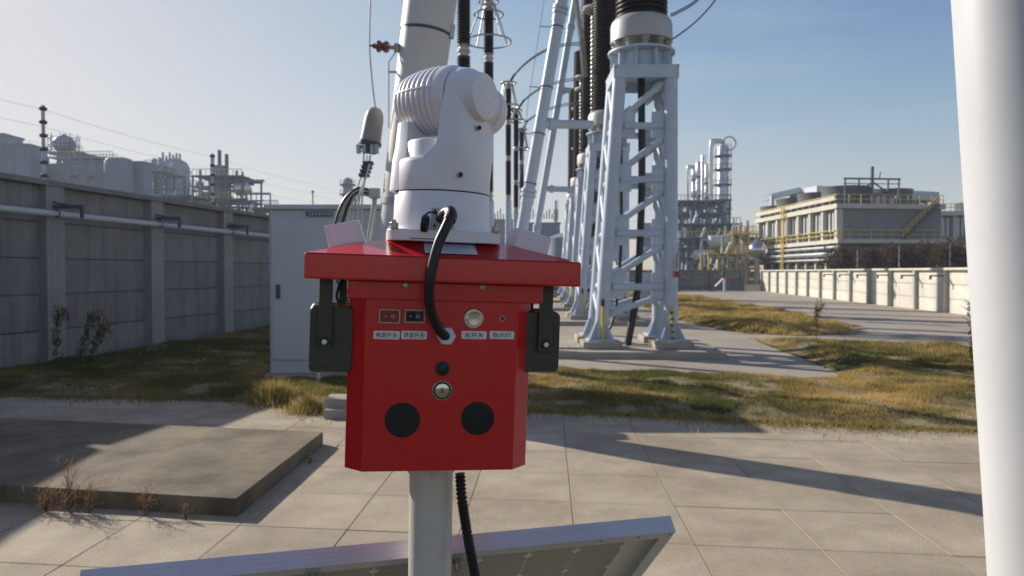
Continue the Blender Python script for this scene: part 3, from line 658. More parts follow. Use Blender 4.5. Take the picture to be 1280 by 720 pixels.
for i, (x, y) in enumerate([(2.68, 15.2), (3.12, 24), (3.5, 32.3), (3.85, 40.5), (4.2, 48.7)]):
    a = tw if i == 0 else copy_tree(tw); b = bu if i == 0 else copy_tree(bu); nm = names[i]
    a.location = (x, y, .11); b.location = (x, y, .11)
    if i: a['label'] = 'white tubular lattice support tower, %s in the row counting away from the camera' % nm
    b['label'] = 'black ribbed bushing with grey dome base on the %s lattice tower' % nm
    inner_cables(x, y)
# small red/white notice on the nearest tower's right leg
p = at(844.5, 326, 14.3); rt = empty('notice', p, label='small round red-rimmed notice with red plate on the nearest tower right leg', cat='sign')
MB().lathe([(0, .17), (.01, .17)], p, (1, -.22, 0), 20).build('disc', M['label'], rt); MB().torus(p+Vector((.015, 0, 0)), (1, -.22, 0), .155, .018, 24, 6).build('rim', M['redplastic'], rt)
MB().box(p.x-.02, p.x+.06, p.y-.10, p.y+.1, p.z-.32, p.z-.2).build('plate', M['redplastic'], rt)

# background post insulators with white rings between towers
def ringpost(px, Y, discs, r, label, wpx):
    x = at(px, 300, Y).x; zt_ = at(px, discs[0], Y).z; rt = empty('ring_insulator', (x, Y, 0), label=label, cat='insulator', group='insulators topped by white rings')
    for d in discs:
        z = at(px, d, Y).z; R0 = wpx/2/FPX*Y
        MB().lathe([(-.02, R0*.3), (-.06, R0*.7), (-.06, R0*.93), (0, R0), (.06, R0*.93), (.06, R0*.7), (.1, R0*.35), (.3, R0*.2)], (x, Y, z), n=28).build('ring', M['column'], rt)
    shed_stack(2.6, zt_-.1, r, r, .16, x, Y, 20).build('shed_stack', M['black'], rt)
    MB().tube([(x, Y, 0), (x, Y, 2.6)], r*.8, 12).build('pedestal', M['galv'], rt)
ringpost(744, 27, [12], .20, 'black insulator with large white ring, highest, left of the second bushing', 34)
ringpost(729, 36, [97, 112], .22, 'black insulator with two white rings, middle height', 22)
ringpost(723, 46, [136, 150, 186], .22, 'black insulator with three small white rings, lowest and farthest', 18)
for k, (x0, y0, x1, y1) in enumerate([(717, -20, 727, 50), (727, 50, 731, 96)]):
    b = MB(); a, c = at(x0, y0, 30), at(x1, y1, 30); n = 22; 
    b.tube([a.lerp(c, i/(2*n)) for i in range(2*n+1)], [.05+.09*(i % 2) for i in range(2*n+1)], 10)
    tag(b.build('insulator_string', M['capgrey']), ['upper grey insulator string hanging between the thin leg and the bushings', 'lower grey insulator string just above the paired white rings'][k], 'insulator')

# ============================================================= A-FRAME LEGS FAR
def leg(pa, pb, Y, r, label, fl, ladder=None):
    a, b_ = at(*pa, Y), at(*pb, Y); rt = empty('gantry_leg', (a.x, Y, a.z), label=label, cat='gantry leg')
    MB().tube([a, b_], r, 24).build('tube', M['galv'], rt); d = (b_-a).normalized()
    for py in fl:
        t = (py-pa[1])/(pb[1]-pa[1]); c = a.lerp(b_, t); f = MB(); f.tube([c-d*.10, c-d*.02], r*1.32, 24); f.tube([c+d*.02, c+d*.10], r*1.32, 24); f.tube([c-d*.3, c-d*.12], r*1.12, 24); f.build('flange', M['galv'], rt)
    if ladder:
        for py in ladder:
            t = (py-pa[1])/(pb[1]-pa[1]); c = a.lerp(b_, t); f = MB(); f.torus(c, d, r+.01, .015, 20, 6); f.tube([c+Vector((-r, 0, 0)), c+Vector((-r-.3, 0, .02))], .012, 6); f.build('wire_arm', M['dark'], rt)
    return rt
leg((630, 418), (713, -60), 19, .152, 'nearer white leaning gantry leg right of the white camera', [12, 240], [33, 108, 166, 228])
leg((653, 395), (729, -60), 34, .155, 'farther and thinner white leaning gantry leg', [33, 283], None)
def bartube(name, p, q_, r, mt, label, cat, fl=None):
    rt = empty(name, p, label=label, cat=cat); MB().tube([p, q_], r, 16).build('tube', M[mt], rt)
    if fl: d = (q_-p).normalized(); c = p.lerp(q_, fl); MB().tube([c-d*.08, c+d*.08], r*1.4, 16).build('flange', M[mt], rt)
bartube('cross_tube', at(678, 155, 19), at(740, 156, 19.6), .115, 'galv', 'horizontal white tube joining the nearer leaning leg to the right', 'tube', .16)
bartube('cross_tube', at(684, 236, 34), at(722, 237, 34), .13, 'galv', 'short lower horizontal tube on the farther leaning leg', 'tube', .15)
bartube('cross_tube', at(698, 113, 34), at(714, 113, 34), .13, 'galv', 'stub tube high on the farther leaning leg', 'tube', .4)
b = MB(); b.tube([at(682, -10, 18.9), at(660, 130, 18.9), at(648, 240, 18.9)], .008, 5); tag(b.build('guy_wire', M['galv2']), 'thin guy wire held off the nearer leaning leg', 'wire')

# arresters
def arrester(px, Y, ytop, ybot, rpx, collars, rings, label, base=True):
    x = at(px, 300, Y).x; zz = lambda py: at(px, py, Y).z; r = rpx/FPX*Y
    rt = empty('surge_arrester', (x, Y, 0), label=label, cat='arrester', group='black column arresters on white stands')
    cuts = [ytop]+[c for c in collars]+[ybot]; 
    for k in range(len(cuts)-1):
        shed_stack(zz(cuts[k+1])+r*.7, zz(cuts[k])-r*.7, r, r, r*.40, x, Y, 20, .8).build('shed_section', M['black'], rt)
    for c in collars+[ybot]+([ytop] if ytop > 0 else []): z = zz(c); MB().lathe([(-r*1.0, r*.9), (-r*.75, r*.95), (-r*.7, r*.75), (-r*.2, r*.75), (-r*.15, r*.95), (r*.2, r*.95), (r*.25, r*.75), (r*.7, r*.72), (r*.75, r*.95), (r*1.0, r*.9)], (x, Y, z), n=20).build('collar', M['capgrey'], rt)
    for (py, wpx) in rings: MB().torus((x, Y, zz(py)), (0, 0, 1), wpx/2/FPX*Y, .018*Y/15, 36, 8).build('corona_ring', M['galv2'], rt)
    if len(rings) > 1:
        b = MB(); r0, r1 = rings[0][1]/2/FPX*Y, rings[-1][1]/2/FPX*Y; za, zb = zz(rings[0][0]), zz(rings[-1][0])
        for k in range(4): a = k*math.pi/2+.6; b.tube([(x+r0*.7*math.cos(a), Y+r0*.7*math.sin(a), za), (x+r1*math.cos(a), Y+r1*math.sin(a), zb)], .014*Y/15, 6)
        b.build('ring_strut', M['galv2'], rt)
    MB().tube([(x, Y, -.03), (x, Y, zz(ybot)-r*1.1)], r*1.05, 16).build('stand', M['galv'], rt)
    return x
arrester(580, 12, -40, 215, 8.5, [64], [], 'black arrester column rising just right of the leaning leg')
arrester(611, 15, 6, 245, 6.3, [73, 160], [(2, 24), (18, 36), (52, 56)], 'black arrester column with a cage of grey rings at its top')
arrester(635.5, 25, 108, 247, 3.8, [153, 198], [(104, 18), (133, 27)], 'thin distant arrester, leftmost of three right of the camera')
arrester(645, 29, 140, 262, 3.4, [186, 228], [(138, 14), (151, 22)], 'thin distant arrester, middle of the three')
arrester(652, 32.5, 163, 268, 3.1, [203, 238], [(162, 12), (186, 20)], 'thin distant arrester, rightmost and lowest of the three')
for k, (Y, pp) in enumerate([(25, [(637, 103), (643, 93), (660, 76), (682, 62), (705, 55), (732, 53)]), (29, [(647, 137), (655, 125), (675, 110), (700, 101), (730, 96)]), (32.5, [(654, 160), (660, 150), (680, 138), (705, 130), (726, 128)])]):
    rt = empty('jumper_conductor', at(*pp[0], Y), label=['upper twin conductor arching from the left thin arrester', 'middle twin conductor arching from the middle thin arrester', 'lower twin conductor arching from the right thin arrester'][k], cat='conductor')
    for d in (0, 3.2): MB().tube(spl([at(x, y+d*(.3+.7*i/len(pp)), Y) for i, (x, y) in enumerate(pp)]), .022, 6).build('conductor', M['galv2'], rt)
    p = at(*pp[1], Y); MB().tube([at(pp[0][0], pp[0][1], Y), p], .045, 8).build('clamp', M['dark'], rt)
rt = empty('jumper_conductor', at(848, 14, 15), label='twin conductor leaving the top right of the nearest tower, upper pair', cat='conductor')
for d in (0, 2.6): MB().tube(spl([at(838, 18+d, 15), at(848, 13.5+d, 15), at(870, 0+d, 15.2), at(900, -30+d, 15.4)]), .014, 6).build('conductor', M['dark'], rt)
rt = empty('jumper_conductor', at(848, 45, 15), label='single conductor curving up right of the nearest tower, below the pair', cat='conductor')
MB().tube(spl([at(838, 50, 15), at(848, 44, 15), at(872, 25, 15.2), at(896, -3, 15.4), at(915, -40, 15.6)]), .017, 6).build('conductor', M['dark'], rt)
# ============================================================= BACKGROUND PLANT
def rack(name, px0, px1, ytop, Y, label, cols=4, levels=3, depth=6, pipes=10, m='bluesteel', vessels=0, seed=1, clutter=0):
    rg = random.Random(seed); a, b_ = at(px0, ytop, Y), at(px1, ytop, Y); x0, x1, zt_ = a.x, b_.x, a.z
    rt = empty(name, ((x0+x1)/2, Y, 0), label=label, cat='pipe rack'); s = .0022*Y
    for i in range(cols):
        x = x0+(x1-x0)*i/(cols-1)
        for y in (Y, Y+depth): MB().box(x-s/2, x+s/2, y-s/2, y+s/2, 0, zt_).build('column', M[m], rt)
    for l in range(levels):
        z = zt_*(.35+.65*(l+1)/levels) if levels > 1 else zt_
        b = MB(); b.box(x0-s, x1+s, Y-s*.8, Y+s*.4, z-s*1.1, z-.02); b.box(x0-s, x1+s, Y+depth-s*.4, Y+depth+s*.8, z-s*1.1, z-.02)
        b.box(x0-s*.7, x1+s*.7, Y+s*.5, Y+depth-s*.5, z-s*.5, z-s*.3); b.build('beam', M[m], rt)
        r_ = MB(); r_.box(x0, x1, Y-s*.9, Y-s*.82, z+.9, z+1.0)
        for i in range(cols*3): x = x0+(x1-x0)*i/(cols*3-1); r_.box(x-.05, x+.05, Y-s*.9, Y-s*.82, z, z+.9)
        r_.build('railing', M['yellow' if rg.random() < .25 else m], rt)
    for k in range(pipes):
        z = zt_*rg.uniform(.15, 1.0); r = rg.uniform(.12, .42)*Y/150; y = Y+rg.uniform(-.3, depth)
        if rg.random() < .62:
            xa = x0+rg.uniform(-.05, .4)*(x1-x0); xb = xa+rg.uniform(.3, .7)*(x1-x0)
            MB().tube(spl([(xa, y, z-rg.uniform(1, 3)), (xa+.2, y, z-.2), (xa+1, y, z), (xb-1, y, z), (xb, y, z+rg.choice((-2, 2)))], 3), r, 8).build('pipe', M[rg.choice(('silver', 'bgg', 'silver', 'bluesteel', 'bgw'))], rt)
        else:
            x = rg.uniform(x0, x1); MB().tube([(x, y, 0), (x, y, z)], r, 8).build('pipe', M[rg.choice(('silver', 'bgg', 'bgw'))], rt)
    for k in range(vessels):
        x = rg.uniform(x0+1, x1-1); z = zt_*rg.uniform(.3, .95); r = rg.uniform(.8, 1.5)*Y/150; L = rg.uniform(2, 5)*Y/150; y = Y+rg.uniform(0, 2)
        MB().lathe([(0, .01), (r*.25, r*.6), (r*.6, r), (r*.6+L, r), (r*.95+L, r*.6), (r*1.2+L, .01)], (x-L/2, y, z), (1, 0, 0), 16).build('vessel', M[rg.choice(('silver', 'bgg', 'bgw'))], rt)
    if clutter:
        b = MB()
        for k in range(clutter):
            x = rg.uniform(x0, x1); z = zt_*rg.uniform(.1, 1); y = Y+rg.uniform(.3, depth-.3); r = rg.uniform(.05, .2)
            d = rg.choice(((rg.uniform(1, 4), 0, 0), (0, 0, rg.uniform(1, 3)))); b.bar((x, y, z), (x+d[0], y, z+d[2]), r*2)
            if rg.random() < .3: b.box(x-.4, x+.4, y-.4, y+.4, z, z+rg.uniform(.4, 1))
        tag(b.build('fittings', M['bgg'], rt), kind='stuff')
    return rt

def tower_column(px0, px1, ytop, Y, label, bands, m='silver', hood=0, cap=True):
    a, b_ = at(px0, ytop, Y), at(px1, ytop, Y); r = (b_.x-a.x)/2; x = a.x+r; zt_ = a.z; rt = empty('process_column', (x, Y, 0), label=label, cat='column')
    prof = [(0, r), (zt_-r*.7, r), (zt_-r*.3, r*.8), (zt_, r*.25)]
    MB().lathe(prof, (x, Y, 0), n=24).build('shell', M[m], rt)
    k = 0
    while 4+k*3.2 < zt_-2: MB().lathe([(0, r*1.02), (.14, r*1.02)], (x, Y, 4+k*3.2), n=24).build('seam_band', M['bgg'], rt); k += 1
    for py in bands:
        z = at(px0, py, Y).z
        b = MB(); b.lathe([(0, r*1.02), (0, r*1.55), (.25, r*1.55), (.25, r*1.02)], (x, Y, z), n=20); b.build('platform', M['bluesteel'], rt)
        b = MB(); b.torus((x, Y, z+1.2), (0, 0, 1), r*1.5, .05, 20, 4)
        for q_ in range(8): an = q_*math.pi/4; b.tube([(x+r*1.5*math.cos(an), Y+r*1.5*math.sin(an), z+.2), (x+r*1.5*math.cos(an), Y+r*1.5*math.sin(an), z+1.2)], .05, 4)
        b.build('railing', M['yellow' if py % 2 else 'galv2'], rt)
    b = MB(); 
    for dx in (-.3, .3): b.tube([(x+r*.8+dx, Y-r*1.05, 0), (x+r*.8+dx, Y-r*1.05, zt_)], .06, 4)
    k = 0
    while k*.9 < zt_: b.tube([(x+r*.8-.3, Y-r*1.05, k*.9), (x+r*.8+.3, Y-r*1.05, k*.9)], .05, 4); k += 1
    b.build('ladder', M['galv2'], rt)
    if hood:
        h = hood; b = MB(); b.tube(spl([(x-r-h*1.1, Y-.5, 2), (x-r-h*1.1, Y-.5, zt_*.6), (x-r-h*1.1, Y-.5, zt_-h*.6), (x-r-h*.55, Y-.5, zt_+h*.35), (x-r*.3, Y-.5, zt_+h*.2), (x-r*.1, Y-.5, zt_-h*.6)], 6), h*.42, 12); b.build('overhead_pipe', M['silver'], rt)
    return rt
YR = 150
tower_column(897, 911, 180, YR, 'tallest silver distillation column in the distant refinery, with ring platforms', [196, 213, 232, 251, 262], hood=1.25)
b = MB(); p = at(910, 177, YR); b.torus(p+Vector((0, -1, -.5)), (0, 1, 0), 1.3, .12, 20, 6); tag(b.build('vent_loop', M['redplastic']), 'red curved vent loop at the top of the tallest silver column', 'pipe')
tower_column(881, 887, 205, YR+6, 'slim silver column second from the tallest, plain top', [230, 248])
tower_column(870, 876, 202, YR+4, 'slim silver column in the middle of the refinery group', [222, 246])
tower_column(865, 869, 211, YR+2, 'short leftmost silver column with a hooked pipe', [226, 247], hood=.85)
tower_column(876.5, 880, 193, YR-2, 'thinnest silver stack between two refinery columns', [])
rack('pipe_rack', 838, 912, 250, YR-8, 'dark blue steel deck with pipes under the silver columns', 6, 4, 12, 22, vessels=4, seed=3, clutter=150)
rack('pipe_rack', 846, 925, 279, YR-22, 'middle pipe rack with blue-grey pipes in front of the silver columns', 6, 3, 9, 22, vessels=5, seed=5, clutter=160)
rack('pipe_rack', 850, 948, 297, YR-36, 'lowest nearest pipe rack of the refinery with yellow rails', 7, 3, 7, 20, vessels=4, seed=9, clutter=140)
rack('pipe_rack', 916, 946, 291, 112, 'small yellow-railed pipe platform left of the cooling building', 4, 2, 5, 10, m='yellow', vessels=2, seed=12, clutter=50)
rack('pipe_rack', 886, 944, 316, 100, 'low yellow walkway just above the far wall', 6, 1, 4, 6, m='yellow', seed=22, clutter=30)
p = at(947, 312, 98); rt = empty('dome_vessel', (p.x, 98, 0), label='small shiny silver vessel left of the cooling building piping', cat='tank')
MB().lathe([(-1.2, .05), (-1, .8), (-.5, 1.15), (0, 1.25), (.5, 1.1), (.95, .7), (1.15, .05)], p, n=24).build('shell', M['chrome'], rt); MB().tube([(p.x, 98, 0), (p.x, 98, p.z-1.1)], .2, 8).build('leg', M['galv2'], rt)

# cooling tower building
def cooling(cx, cy, L, Wd, ztop, label, slope=-.028, detail=True, seed=0):
    # cx,cy near-left corner; left facade runs away (+Y), front facade runs right
    dL = Vector((slope, 1, 0)).normalized(); dR = Vector((1, .10, 0)).normalized()
    rt = empty('cooling_building', (cx, cy, 0), label=label, cat='building')
    C = Vector((cx, cy, 0)); fr = lambda u, v, z: C+dR*u+dL*v+Vector((0, 0, z))
    def pr(b, u0, u1, v0, v1, z0, z1): vs = [fr(u, v, z) for z in (z0, z1) for u, v in ((u0, v0), (u1, v0), (u1, v1), (u0, v1))]; b.add(vs, [(3, 2, 1, 0), (4, 5, 6, 7), (0, 1, 5, 4), (1, 2, 6, 5), (2, 3, 7, 6), (3, 0, 4, 7)]); return b
    zb = ztop-4.3
    pr(MB(), .9, Wd, 0, L, zb, ztop-.6).build('wall', M['bconc'], rt, smooth=0)
    pr(MB(), -.2, Wd+.3, -.5, L+.3, ztop-.58, ztop).build('roof_slab', M['bcream'], rt, smooth=0)
    pr(MB(), -.2, Wd+.3, -.9, L, zb-.5, zb-.02).build('ledge', M['bcream'], rt, smooth=0)
    n = int(L/3.6)
    for k in range(n+1):
        v = k*(L-.8)/n; pr(MB(), .05, .88, v, v+.55, zb, ztop-.6).build('pier', M['bcream'], rt, smooth=0)
        if k < n:
            for j in range(3):
                v0 = v+.75+j*(3.0/3*.98); pr(MB(), .5, .8, v0, v0+.32, zb+.9, ztop-.75).build('louvre_post', M['bgw'], rt, smooth=0)
                pr(MB(), .62, .88, v0+.34, v0+.85, zb+1.0, ztop-.8).build('louvre', M['glass'], rt, smooth=0)
                pr(MB(), .3, .6, v0+.1, v0+.6, zb+.1, zb+1.0).build('intake_box', M['fan'], rt, smooth=0)
    def rail(u0, v0, u1, v1, z, m='yellow', h=1.1, nn=24):
        b = MB()
        for hh in (h*.5, h): b.bar(fr(u0, v0, z+hh), fr(u1, v1, z+hh), .085)
        for k in range(nn+1): t = k/nn; b.bar(fr(u0+(u1-u0)*t, v0+(v1-v0)*t, z), fr(u0+(u1-u0)*t, v0+(v1-v0)*t, z+h), .075)
        b.build('railing', M[m], rt, smooth=0)
    rail(-.1, -.4, -.1, L, ztop, nn=14); rail(-.1, -.4, Wd, -.4, ztop, nn=9); rail(-.12, -.7, -.12, L, zb, nn=14); rail(0, -.8, Wd, -.8, zb, nn=10)
    pr(MB(), -.15, .0, .2, L, ztop+.45, ztop+.95).build('yellow_guard', M['bcream'], rt, smooth=0)
    # pipe bays under the left facade
    for k in range(10):
        v = k*(L)/9; pr(MB(), .2, .55, v, v+.35, 0, zb-.5).build('stilt', M['bcream' if k % 3 else 'galv'], rt, smooth=0)
    for z, r in ((zb-1.0, .22), (zb-1.8, .3), (zb-2.5, .18)): MB().tube([fr(-.2, -.3, z), fr(-.2, L, z)], r, 8).build('pipe', M['silver'], rt)
    pr(MB(), 1.5, Wd-.2, .8, L-.2, 0, zb-.5).build('basin', M['fan'], rt, smooth=0)
    if detail:
        for (u, v, r, h) in ((3.2, 4.0, 3.0, 2.4), (9.5, 4.6, 2.7, 2.2), (3.2, 11.5, 3.0, 2.4), (3.2, 19, 3.0, 2.4), (9.5, 12.5, 2.8, 1.9), (3.2, 26, 2.8, 1.9)):
            if v < L and u < Wd:
                MB().lathe([(0, r), (h*.55, r*.93), (h, r), (h, r*.94), (h*.6, r*.86)], fr(u, v, ztop+.02), n=40).build('fan_stack', M['fan'], rt)
        a, b_ = fr(8.2, -.85, zb+.0), fr(12.6, -.85, ztop-.1)
        b = MB(); b.bar(a, b_, .9, .25); b.build('stair', M['fan'], rt, smooth=0)
        b = MB(); up = Vector((0, 0, 1.0)); b.bar(a+up, b_+up, .1)
        b.bar(a+up*.5, b_+up*.5, .08)
        for k in range(9): t = k/8; b.bar(a.lerp(b_, t), a.lerp(b_, t)+up, .08)
        b.build('stair_railing', M['yellow'], rt, smooth=0)
        b = MB()
        for dv in (0, .8): b.bar(fr(-.5, 15+dv, .5), fr(-.5, 15+dv, ztop+1), .12)
        for k in range(26): b.bar(fr(-.5, 15, .5+k*.4), fr(-.5, 15.8, .5+k*.4), .09)
        b.build('ladder', M['yellow'], rt, smooth=0)
        # blue steel frame on the roof
        b = MB(); zf = ztop+3.2
        for u in (1.6, 3.4, 7.2, 8.6): b.bar(fr(u, 1, ztop), fr(u, 1, zf), .16)
        b.bar(fr(1.4, 1, zf), fr(8.8, 1, zf), .2); b.bar(fr(1.4, 1, zf-.6), fr(8.8, 1, zf-.6), .1); b.bar(fr(2.2, 1, ztop+1), fr(5.2, 1, zf-.4), .16); b.bar(fr(8.0, 1, ztop+1), fr(5.2, 1, zf-.4), .16); b.bar(fr(5.1, 1, ztop+1), fr(5.1, 1, zf+1.5), .3); b.bar(fr(6.0, 1, zf), fr(6.2, 1, zf+.9), .12)
        b.build('hoist_frame', M['bluesteel'], rt, smooth=0)
        for k in range(4): u = 6+k*.9; MB().box(*(lambda p: (p.x-.3, p.x+.3, p.y, p.y+.5, ztop+.02, ztop+1.1))(fr(u, 1.2, 0))).build('motor', M['bcream'], rt)
        # canopy hall behind
    return rt
cooling(39.4, 90, 27, 13.6, 9.9, 'large concrete cooling building with fan stacks, yellow railings and outside stair')

def second(Y=118):
    a, b_ = at(1171, 264, Y), at(1275, 262, Y); rt = empty('cooling_building', (a.x, Y, 0), label='second smaller pale building with piers and yellow rails, cut by the near white pole', cat='building'); z = a.z
    MB().box(a.x+.6, b_.x, Y+1.2, Y+12, 0, z-.7).build('wall', M['bconc'], rt, smooth=0)
    MB().box(a.x-.3, b_.x+.3, Y-.4, Y+12.3, z-.68, z).build('roof_slab', M['bcream'], rt, smooth=0)
    MB().box(a.x-.3, b_.x+.3, Y-.8, Y+12.3, z-6, z-5.4).build('ledge', M['bcream'], rt, smooth=0)
    for k in range(6):
        x = a.x+.3+k*2.4; MB().box(x, x+.6, Y, Y+1.18, z-5.38, z-.7).build('pier', M['bcream'], rt, smooth=0)
        for j in range(2): MB().box(x+.8+j*.75, x+1.25+j*.75, Y+.5, Y+.8, z-4.0, z-1.0).build('louvre_post', M['bgw'], rt, smooth=0)
    for zz_ in (z, z-5.4):
        b = MB(); y = Y-.3
        for h in (.55, 1.1): b.box(a.x-.2, b_.x, y-.04, y+.04, zz_+h, zz_+h+.08)
        for k in range(14): x = a.x+k*1.0; b.box(x, x+.07, y-.03, y+.03, zz_, zz_+1.1)
        b.build('railing', M['yellow'], rt, smooth=0)
    MB().lathe([(0, 2.6), (1.0, 2.5), (1.7, 2.6), (1.7, 2.4)], (at(1206, 260, Y+5).x+1.2, Y+5, z+.02), n=32).build('fan_stack', M['fan'], rt)
    for k in range(7): x = a.x+.4+k*2; MB().box(x, x+.3, Y, Y+.3, 0, z-6.02).build('stilt', M['bcream'], rt, smooth=0)
second()
# sheet-metal hall with open gable behind the cooling building
rt = empty('metal_hall', (50, 124, 0), label='grey open-sided metal hall with pale roof edge behind the cooling building', cat='building')
a0, a1, a2, a3, a4 = at(965, 242, 124), at(1000, 234, 124), at(1021, 233, 121), at(1174, 240, 118), at(1174, 252, 118)
b = MB(); b.add([a0, a1, a2, a2-Vector((0, 0, .9)), a1-Vector((0, 0, .9)), a0-Vector((0, 0, .9))]+[p+Vector((0, 6, 0)) for p in (a0, a1, a2, a2-Vector((0, 0, .9)), a1-Vector((0, 0, .9)), a0-Vector((0, 0, .9)))],
  [(0, 1, 4, 5), (1, 2, 3, 4), (0, 6, 7, 1), (1, 7, 8, 2), (5, 4, 10, 11), (4, 3, 9, 10)]); b.build('gable_roof', M['bgw'], rt, smooth=0)
b = MB(); c0_, c1_ = at(1021, 232, 118), at(1174, 240, 118); h0, h1 = at(1021, 246, 118), at(1174, 251, 118)
b.add([c0_, c1_, h1, h0]+[p+Vector((0, 12, 0)) for p in (c0_, c1_, h1, h0)], [(0, 1, 2, 3), (7, 6, 5, 4), (0, 4, 5, 1), (3, 2, 6, 7), (0, 3, 7, 4), (1, 5, 6, 2)]); b.build('fascia', M['bgw'], rt, smooth=0)
for px in (966, 1021, 1168, 1173): p = at(px, 245, 119); MB().box(p.x-.25, p.x+.25, 119, 119.5, 0, p.z).build('column', M['bgw'], rt)
b = MB(); p, q_, r_ = at(1138, 262, 119), at(1152, 250, 119), at(1166, 262, 119); b.bar(p, q_, .3); b.bar(q_, r_, .3); b.build('truss', M['bluesteel'], rt)
# shrubs beyond the right wall
def shrub(x, y, h, r, label, n=2600):
    rt = empty('shrub', (x, y, 0), label=label, cat='shrub', group='russet shrubs beyond the right wall')
    b = MB(); P = []
    for k in range(14):
        a = random.uniform(0, 6.28); l = random.uniform(.2, .8)*r; hh = h*random.uniform(.6, 1); e = Vector((x+l*math.cos(a), y+l*math.sin(a), hh*.9)); b.tube([(x+.1*k/14, y, 0), (x+l*.3*math.cos(a), y+l*.3*math.sin(a), hh*.45), e], [.07, .05, .02], 5); P.append((e, r*random.uniform(.25, .45)))
    b.build('stem', M['wood'], rt)
    for k in range(12): a = random.uniform(0, 6.28); l = random.uniform(.1, .9)*r; P.append((Vector((x+l*math.cos(a), y+l*math.sin(a), h*random.uniform(.2, .75))), r*.4))
    pts = []
    for k in range(n): c, rr = random.choice(P); d = Vector((random.gauss(0, 1), random.gauss(0, 1), random.gauss(0, .8))); pts.append(c+d.normalized()*rr*random.random()**.4)
    P2 = np.array([tuple(p) for p in pts]); P2[:, 2] = np.maximum(P2[:, 2], .05)
    blades('foliage', P2, rng.uniform(-.22, .3, n), np.full(n, .24), np.clip(vnoise(P2[:, 0], P2[:, 2]*1.4, .9, 4)+rng.normal(0, .15, n), 0, 1), M['shrub'], 1.5, rt)['kind'] = 'stuff'
for k in range(11):
    px = 1046+k*17; Y = 84-k*1.2+random.uniform(-2, 2)*.5; p = at(px, 330, Y); h = at(px, 308 if k < 3 else (302 if k % 3 else 312), Y).z
    shrub(p.x, Y, h, 1.7, ['leftmost of the russet shrubs, under the building corner', 'second russet shrub from the left', 'third russet shrub from the left', 'fourth russet shrub from the left', 'fifth russet shrub from the left', 'russet shrub below the outside stair', 'russet shrub just right of the outside stair', 'fourth russet shrub from the white pole', 'third russet shrub from the white pole', 'second russet shrub from the white pole', 'russet shrub nearest the white pole'][k])
# marker by the far wall
p = gnd(905.5, 366); Ym = p.y; rt = empty('marker_sign', p, label='slim post with green top, red collar and slanted pale board by the far wall', cat='sign')
MB().tube([(p.x, Ym, 0), (p.x, Ym, at(905, 341, Ym).z)], .10, 8).build('post', M['galv'], rt)
MB().tube([at(905, 344, Ym), at(905, 339, Ym)], .2, 10).build('top_cap', M['green'], rt); MB().tube([at(905, 348, Ym), at(905, 344, Ym)], .2, 10).build('collar', M['redplastic'], rt)
MB().bar(at(904, 348, Ym-.2), at(894, 358, Ym-.2), .06, .38, up=(0, 1, 0)).build('board', M['galv'], rt)

# --- left background
def block(name, px0, px1, ytop, Y, depth, m, label, windows=(), roofm=None, ribs=0):
    a, b_ = at(px0, ytop, Y), at(px1, ytop, Y); rt = empty(name, ((a.x+b_.x)/2, Y, 0), label=label, cat='building')
    MB().box(a.x, b_.x, Y, Y+depth, 0, a.z).build('wall', M[m], rt, smooth=0)
    MB().box(a.x-.2, b_.x+.2, Y-.2, Y+depth+.2, a.z+.01, a.z+.35).build('roof', M[roofm or m], rt, smooth=0)
    for k in range(ribs): x = a.x+(b_.x-a.x)*(k+.5)/ribs; MB().box(x-.06, x+.06, Y-.10, Y-.01, 0, a.z-.05).build('rib', M['bgg'], rt, smooth=0)
    for (wx0, wy0, wx1, wy1) in windows:
        p, q_ = at(wx0, wy0, Y), at(wx1, wy1, Y); f = MB().box(p.x, q_.x, Y-.16, Y-.01, q_.z, p.z).build('window', M['bgg'], rt, smooth=0)
        MB().box(p.x+.15, q_.x-.15, Y-.19, Y-.165, q_.z+.12, p.z-.12).build('pane', M['glass'], f, smooth=0)
        nn = max(1, int((q_.x-p.x)/1.1))
        for j in range(1, nn): x = p.x+(q_.x-p.x)*j/nn; MB().box(x-.06, x+.06, Y-.23, Y-.195, q_.z+.13, p.z-.13).build('mullion', M['bgl'], f, smooth=0)
    return rt
YL = 125
block('grey_building', -40, 36, 182, YL, 5, 'bgl', 'pale grey windowless building at the far left behind the tall wall', ribs=6)
block('stair_head', -20, 5, 169, YL+3, 5, 'bgg', 'small darker block on top of the far left building')
block('link_building', 36, 40, 192, YL+2, 3, 'bgg', 'narrow step at the right side of the far left building')
block('shed_building', 38, 82, 207, YL+6, 4, 'bgg', 'dark low shed between the far left building and the white one')
block('white_building', 82, 180, 204, YL+2, 3, 'bgl', 'long white industrial building with small dark windows behind the tall wall', [(86, 218, 99, 224), (106, 219, 119, 225), (129, 227, 136, 234), (143, 230, 149, 236), (157, 234, 161, 240), (166, 236, 169, 242)], ribs=9)
p0, p1 = at(145, 202, YL+4), at(178, 202, YL+4); rr = (p1.x-p0.x)/2
rt = empty('storage_tank', (p0.x+rr, YL+1, 0), label='round-shouldered pale tank at the right end of the white building', cat='tank')
MB().lathe([(0, rr), (p0.z-1.3, rr), (p0.z-.5, rr*.97), (p0.z-.1, rr*.85), (p0.z+.1, rr*.6), (p0.z+.15, .1)], (p0.x+rr, YL+rr*.3, 0), n=32).build('shell', M['bgl'], rt)
